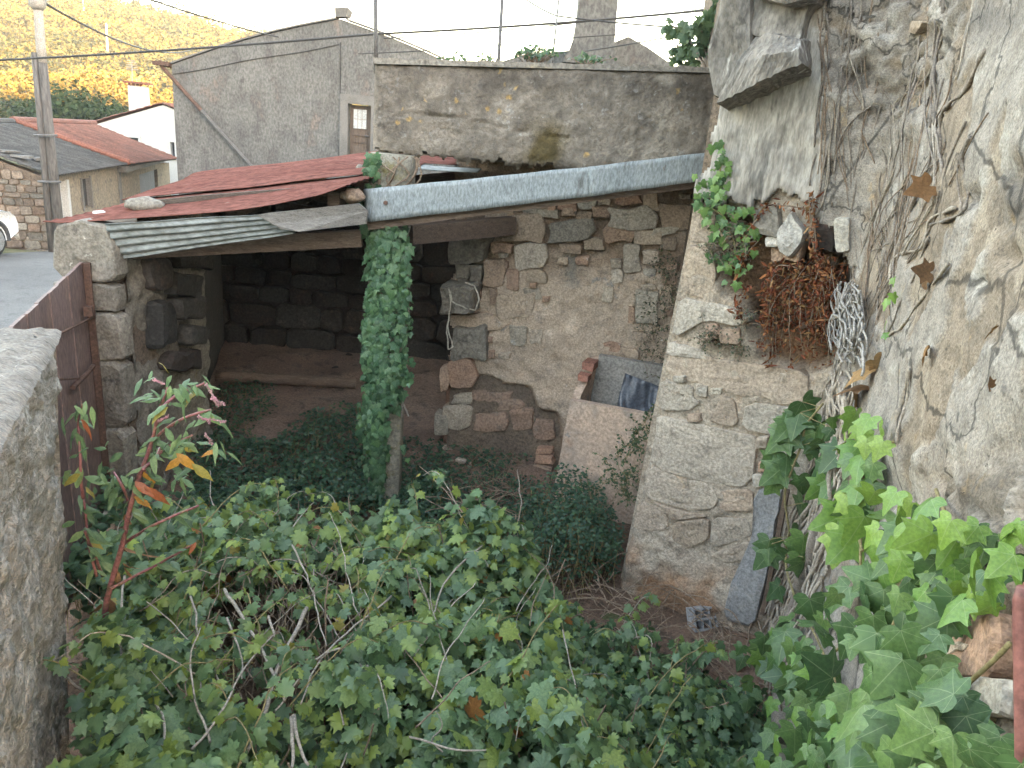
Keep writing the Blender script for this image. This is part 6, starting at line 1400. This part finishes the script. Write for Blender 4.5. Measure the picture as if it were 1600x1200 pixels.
# ---- wiry weeds on the walls
def weed(name, label, cat, base_pts, n, spread, fr_, off_, pal, sz, up_=-.3, stemmat=m_twig, leaves=1.0, kind='oval'):
    t = thing(name, at3(fr_, *onpl(*base_pts[0], fr_, off_), off_), label, cat); L_ = Leaves(kind, pal); mb = MB()
    for k in range(n):
        bx2, by2 = random.choice(base_pts); a_ = random.uniform(0, 2*pi); l_ = random.uniform(.3, 1)*spread
        x, y = bx2 + random.gauss(0, 6), by2 + random.gauss(0, 8); h = random.uniform(.0, off_)
        pts = wiggle([at3(fr_, *onpl(x, y, fr_, h), h), at3(fr_, *onpl(x + cos(a_)*l_*.5, y + sin(a_)*l_*.5 + up_*14, fr_, h+.05), h+.05), at3(fr_, *onpl(x + cos(a_)*l_, y + sin(a_)*l_, fr_, h+.06), h+.06)], 5, .012)
        mb.tube(pts, .0022, 4)
        for q in pts[2:]:
            if random.random() < leaves: L_.add(q + rv(.01), rv(1), rv(.5) + V((0,-.7,.7)), random.uniform(*sz))
    if L_.L: L_.build(t, m_leaf, 0)
    o = mb.build('stems', stemmat, t); o['kind'] = 'stuff'; return t
PALG = [(.12,.13,.09),(.09,.105,.075),(.15,.16,.10),(.10,.12,.06)]
weed('wall_weed', 'grey wiry weed hanging on the rubble wall beside the ashlar corner', 'weed', [(1050,400),(1040,430),(1055,460),(1030,480),(1020,520),(1040,560),(1025,600),(1010,560),(1030,640)], 150, 34, RF, .22, PALG, (.015,.032), leaves=.75)
weed('wall_weed', 'small wiry weed rooted in the ashlar joint below the dry fern', 'weed', [(1120,535),(1150,545),(1165,500),(1100,525)], 60, 26, AF, .10, PALG, (.012,.024), leaves=.6)
weed('wall_weed', 'wispy grey weed under the corner ivy above the dry fern', 'weed', [(1130,350),(1150,365),(1140,400),(1110,395),(1160,385)], 60, 28, AF, .12, PALG, (.012,.026), leaves=.7)
TFf = frame((.40, 6.38), (1.36, 6.05))
weed('tank_shrub', 'thin leafy shrub growing against the front of the concrete tank', 'shrub', [(985,700),(965,740),(990,745),(1000,690),(975,770),(1010,660)], 75, 46, TFf, .10, [(.085,.14,.075),(.11,.165,.085),(.065,.11,.06)], (.022,.038), stemmat=m_greenstem, leaves=.9)

# ---- pokeweed
pk = thing('pokeweed', G(155, 1120, .3), 'tall pokeweed with purple stems and flower spikes in front of the shed', 'pokeweed')
Yp = 3.0
def pp_(x, y, dy=0): return P(x, y, Yp + dy)
main = [(150,1110),(158,1000),(172,920),(192,850),(205,790),(222,730),(236,690),(248,645),(262,605)]
m3 = wiggle([pp_(x, y) for x, y in main], 4, .006); MB().tube(m3, [.017 - .00038*i for i in range(len(m3))], 8).build('stem', m_purple, pk, True)
br = [[(205,795),(190,760),(178,738)], [(222,735),(260,700),(300,680)], [(236,690),(275,660),(330,640)], [(192,850),(240,820),(310,790)], [(172,920),(250,880),(300,852)], [(130,780),(126,720),(122,660),(128,632)], [(150,900),(138,840),(130,780)], [(248,645),(280,615),(320,598)], [(160,900),(145,860),(132,830)], [(215,745),(240,720),(250,700)]]
b3 = []
for pts in br: w3 = wiggle([pp_(x, y, random.uniform(-.12, .12)) for x, y in pts], 5, .006); b3.append(w3); MB().tube(w3, [.008 - .0003*i for i in range(len(w3))], 6).build('branch', m_purple, pk, True)
pl_ = Leaves('lance', [(.14,.22,.10),(.17,.26,.12),(.11,.18,.09),(.21,.29,.12),(.50,.24,.04),(.38,.12,.05),(.33,.27,.06)])
def poke(p, sz, ci=None):
    a_ = random.uniform(-.6, pi+.6); pl_.add(p, V((cos(a_), -sin(a_)*.5, random.uniform(-.7, .15))), V((0,-.35,.9)) + rv(.35), sz, random.choices([0,1,2,3,4,5,6], [4,4,3,3,.25,.15,.5])[0] if ci is None else ci)
for w3 in b3:
    for q in w3[2:]:
        for j in range(1): poke(q + rv(.015), random.uniform(.05, .10))
for q in m3[14:]:
    for j in range(1): poke(q + rv(.02), random.uniform(.05, .10))
for cx_, cy_, n in [(290,600,12), (250,600,8), (320,690,9), (270,690,9), (180,740,10), (150,700,5), (285,740,8), (250,750,6), (120,640,6)]:
    for k in range(n): poke(pp_(random.gauss(cx_, 20), random.gauss(cy_, 12), random.uniform(-.12,.12)), random.uniform(.045, .085))
for x, y, c_ in [(275,708,4),(210,752,5),(225,760,5),(125,740,6),(285,715,4),(112,735,3),(300,725,6)]: pl_.add(pp_(x, y, -.14), V((.8*random.choice((-1,1)), -.2, -.5)), V((0,-.7,.6)), .10, c_)
pl_.build(pk, m_leaf, 300)
for pts in [[(240,593),(256,600)], [(322,600),(334,620),(340,634)], [(330,622),(350,632)], [(318,655),(352,658)], [(262,650),(248,658)]] + [[(300+random.uniform(-50,40), 640+random.uniform(-50,60)), ] for _ in range(2)]:
    if len(pts) == 1: pts = [pts[0], (pts[0][0]+random.uniform(8,22), pts[0][1]+random.uniform(5,22))]
    w3 = wiggle([pp_(x, y, -.05) for x, y in pts], 8, .003); mb = MB(); mb.tube(w3, .002, 4)
    for q in w3:
        for j in range(3): d = rv(.003); mb.box(q + d, (.005,)*3, random.random())
    mb.build('flower_spike', MATS_FL if 'MATS_FL' in globals() else globals().setdefault('MATS_FL', MAT('spike_pink', (.42,.20,.24), (.35,.22,.20), None, s=30, s2=60, bump=0)), pk)
dh = Leaves('lance', [(.30,.17,.08),(.24,.13,.07)])
for k in range(16): x, y = random.choice([(160,960),(168,930),(185,880),(200,800),(155,1010),(150,1060)]); dh.add(pp_(x + random.gauss(0,5), y + random.gauss(0,12)), V((random.gauss(0,.3), -.1, -1)), V((random.gauss(0,1), -1, 0)), random.uniform(.07, .14))
dh.build(pk, m_deadred, 20, name='withered_leaf')

# ---- plants above the parapet
fg = thing('terrace_shrub', P(1110, 100, 7.6), 'leafy shrub leaning out behind the parapet beside the cornice', 'shrub'); fl_ = Leaves('grape', [(.09,.14,.07),(.12,.17,.08),(.07,.11,.06)])
for pts in [[(1105,110),(1085,75),(1065,50),(1048,40)], [(1108,110),(1100,70),(1110,40),(1122,18)], [(1118,110),(1125,70),(1138,30)], [(1090,85),(1070,90),(1058,70)], [(1110,60),(1090,40)]]:
    w3 = wiggle([P(x, y, 7.6 + random.uniform(-.2,.2)) for x, y in pts], 5, .02); MB().tube(w3, .009, 5).build('branch', m_bark, fg)
    for q in w3[4:]:
        if PX(q)[0] < 1085 and random.random() < .45: continue
        for j in range(4): fl_.add(q + rv(.035), rv(.6) + V((0,-.2,-.6)), rv(.4) + V((0,-.8,.5)), random.uniform(.06, .11))
for k in range(70): fl_.add(P(random.gauss(1122, 12), random.gauss(62, 30), 7.6 + random.gauss(0,.15)), rv(.5) + V((0,-.2,-.6)), rv(.4) + V((0,-.8,.5)), random.uniform(.06, .11))
fl_.build(fg, m_leaf, 80)
for cx_, cy_, sx_, sy_, n, lab, Yk in [(838,84,16,8,170,'small green bush growing behind the middle of the parapet',8.0), (918,92,14,4,70,'low green tuft at the foot of the tall chimney',7.8), (762,92,8,4,30,'tiny sunlit tuft behind the parapet right of the thin grey post',9.0), (708,90,10,4,26,'tiny plant tuft behind the parapet left of the thin grey post',9.0)]:
    t = thing('terrace_tuft', P(cx_, 100, Yk), lab, 'tuft'); L_ = Leaves('oval', [(.075,.13,.06),(.10,.16,.07),(.055,.10,.05)]); mb = MB()
    for k in range(n):
        p = P(random.gauss(cx_, sx_), cy_ + random.uniform(-1.6, .8)*sy_*random.random(), Yk + random.gauss(0,.12)); L_.add(p, rv(1), rv(.5) + V((0,-.6,.6)), random.uniform(.035, .06))
        if k % 4 == 0: mb.tube([P(cx_ + random.gauss(0,sx_*.4), 104, Yk), p], .004, 4)
    L_.build(t, m_leaf, 0); o = mb.build('stems', m_twig, t); o['kind'] = 'stuff'

# ================================================================== things lying about
lg = wiggle([G(338, 588, .32), G(440, 592, .31), G(556, 600, .30)], 6, .01)
tag(MB().tube(lg, [.07 + .004*sin(i) for i in range(len(lg))], 8).build('timber_log', m_woodbr, None, True), 'long brown timber lying across the shed floor', 'timber')
hb = G(1098, 966, .12); blk = thing('hollow_block', hb - V((0,0,.06)), 'small grey hollow concrete block lying below the ashlar corner', 'block')
mb = MB(); q3 = Matrix.Rotation(.35, 3, 'Z') @ Matrix.Rotation(-.5, 3, 'X')
def hbx(c, d):
    for sxx in (0,): pass
    m2 = MB(); m2.box((0,0,0), d); mb.add([hb + q3 @ (V(v_) + V(c)) for v_ in m2.v], m2.f)
for z in (-.075, 0, .075): hbx((0, 0, z), (.20, .09, .016))
for x in (-.092, -.031, .031, .092): hbx((x, 0, -.0375), (.016, .088, .058)); hbx((x, 0, .0375), (.016, .088, .058))
hbx((0, .05, 0), (.2, .01, .166)); mb.build('webs', m_block, blk)
dbz = []
for i, (x, y, r_, lab, mt) in enumerate([(508,552,.06,'pale rag on the shed floor near the back wall',m_white2), (545,560,.12,'grey stone slab piece beside the rags in the shed',m_stonedk), (470,545,.07,'dark stone at the shed back wall foot',m_stonedk), (330,556,.10,'stone block below the jagged shed side wall',m_stone2), (640,680,.07,'small stone right of the ivy post foot',m_stone2), (700,700,.08,'stone at the left foot of the rubble wall',m_stone2), (664,666,.09,'reddish stone in the shade behind the ivy post',m_stonered), (905,992,.04,'orange dry leaf litter lump near the twigs',m_stonered), (1090,930,.07,'stone slab standing on the hollow block',m_stone2), (720,720,.06,'pale stone beside the ground cover left of the tank',m_stone), (525,575,.05,'crumpled grey rag beside the timber',m_stonedk)]):
    rock('loose_stone' if 'rag' not in lab else 'rag', G(x, y, .1 + (.15 if y < 600 else 0)), (r_, r_*.8, r_*.5), mt, lab, 'rag' if 'rag' in lab else 'stone')
for x, y, r_, lab in [(68,357,.28,'larger stone on the verge left of the utility pole foot'), (48,352,.2,'smaller stone on the verge beside the car wheel'), (34,370,.26,'rounded tan stone in front of the white car')]:
    p = G(x, y, -.25); rock('verge_stone', p, (r_, r_*.7, r_*.55), m_stone2, lab)
tg_ = MB()
def litter(poly, n, ln, z, r_):
    xs = [p[0] for p in poly]; ys = [p[1] for p in poly]; k = 0
    while k < n:
        x, y = random.uniform(min(xs), max(xs)), random.uniform(min(ys), max(ys))
        if not inpoly(x, y, poly): continue
        p = G(x, y, z) ; a_ = random.uniform(0, 2*pi); l_ = random.uniform(.4, 1)*ln; e = V((cos(a_)*l_, sin(a_)*l_, random.uniform(-.03, .12)))
        p.z = random.uniform(.04, z+.1); tg_.tube(wiggle([p, p + e*.5 + V((0,0,random.uniform(0,.08))), p + e], 3, .02), random.uniform(.4, 1)*r_, 4); k += 1
litter([(880,890),(980,900),(1060,930),(1210,960),(1190,1080),(1060,1080),(930,1000)], 150, .5, .12, .0055)
litter([(730,690),(800,700),(850,760),(840,800),(760,790),(720,740)], 90, .4, .10, .004)
litter([(640,780),(860,800),(900,860),(760,840)], 50, .5, .15, .005)
tag(tg_.build('dry_twigs', m_twig), 'tangle of dry brown twigs and straw on the yard floor', 'twigs', kind='stuff')

# ================================================================== added haze volume, veils the hill and lifts the shadows
hz = MB().box((0, 150, 53), (1900, 2150, 113)).build('haze', bpy.data.materials.new('added_haze'))
hm = hz.data.materials[0]; hm.use_nodes = True; hn = hm.node_tree
for n_ in list(hn.nodes):
    if n_.type == 'BSDF_PRINCIPLED': hn.nodes.remove(n_)
vol = hn.nodes.new('ShaderNodeVolumePrincipled'); vol.inputs['Color'].default_value = (.96, .95, .93, 1); vol.inputs['Density'].default_value = HAZE
hn.links.new(vol.outputs[0], hn.nodes['Material Output'].inputs['Volume'])
tag(hz, 'thin haze volume added to lift shadows and mute the sky', 'haze', kind='stuff')
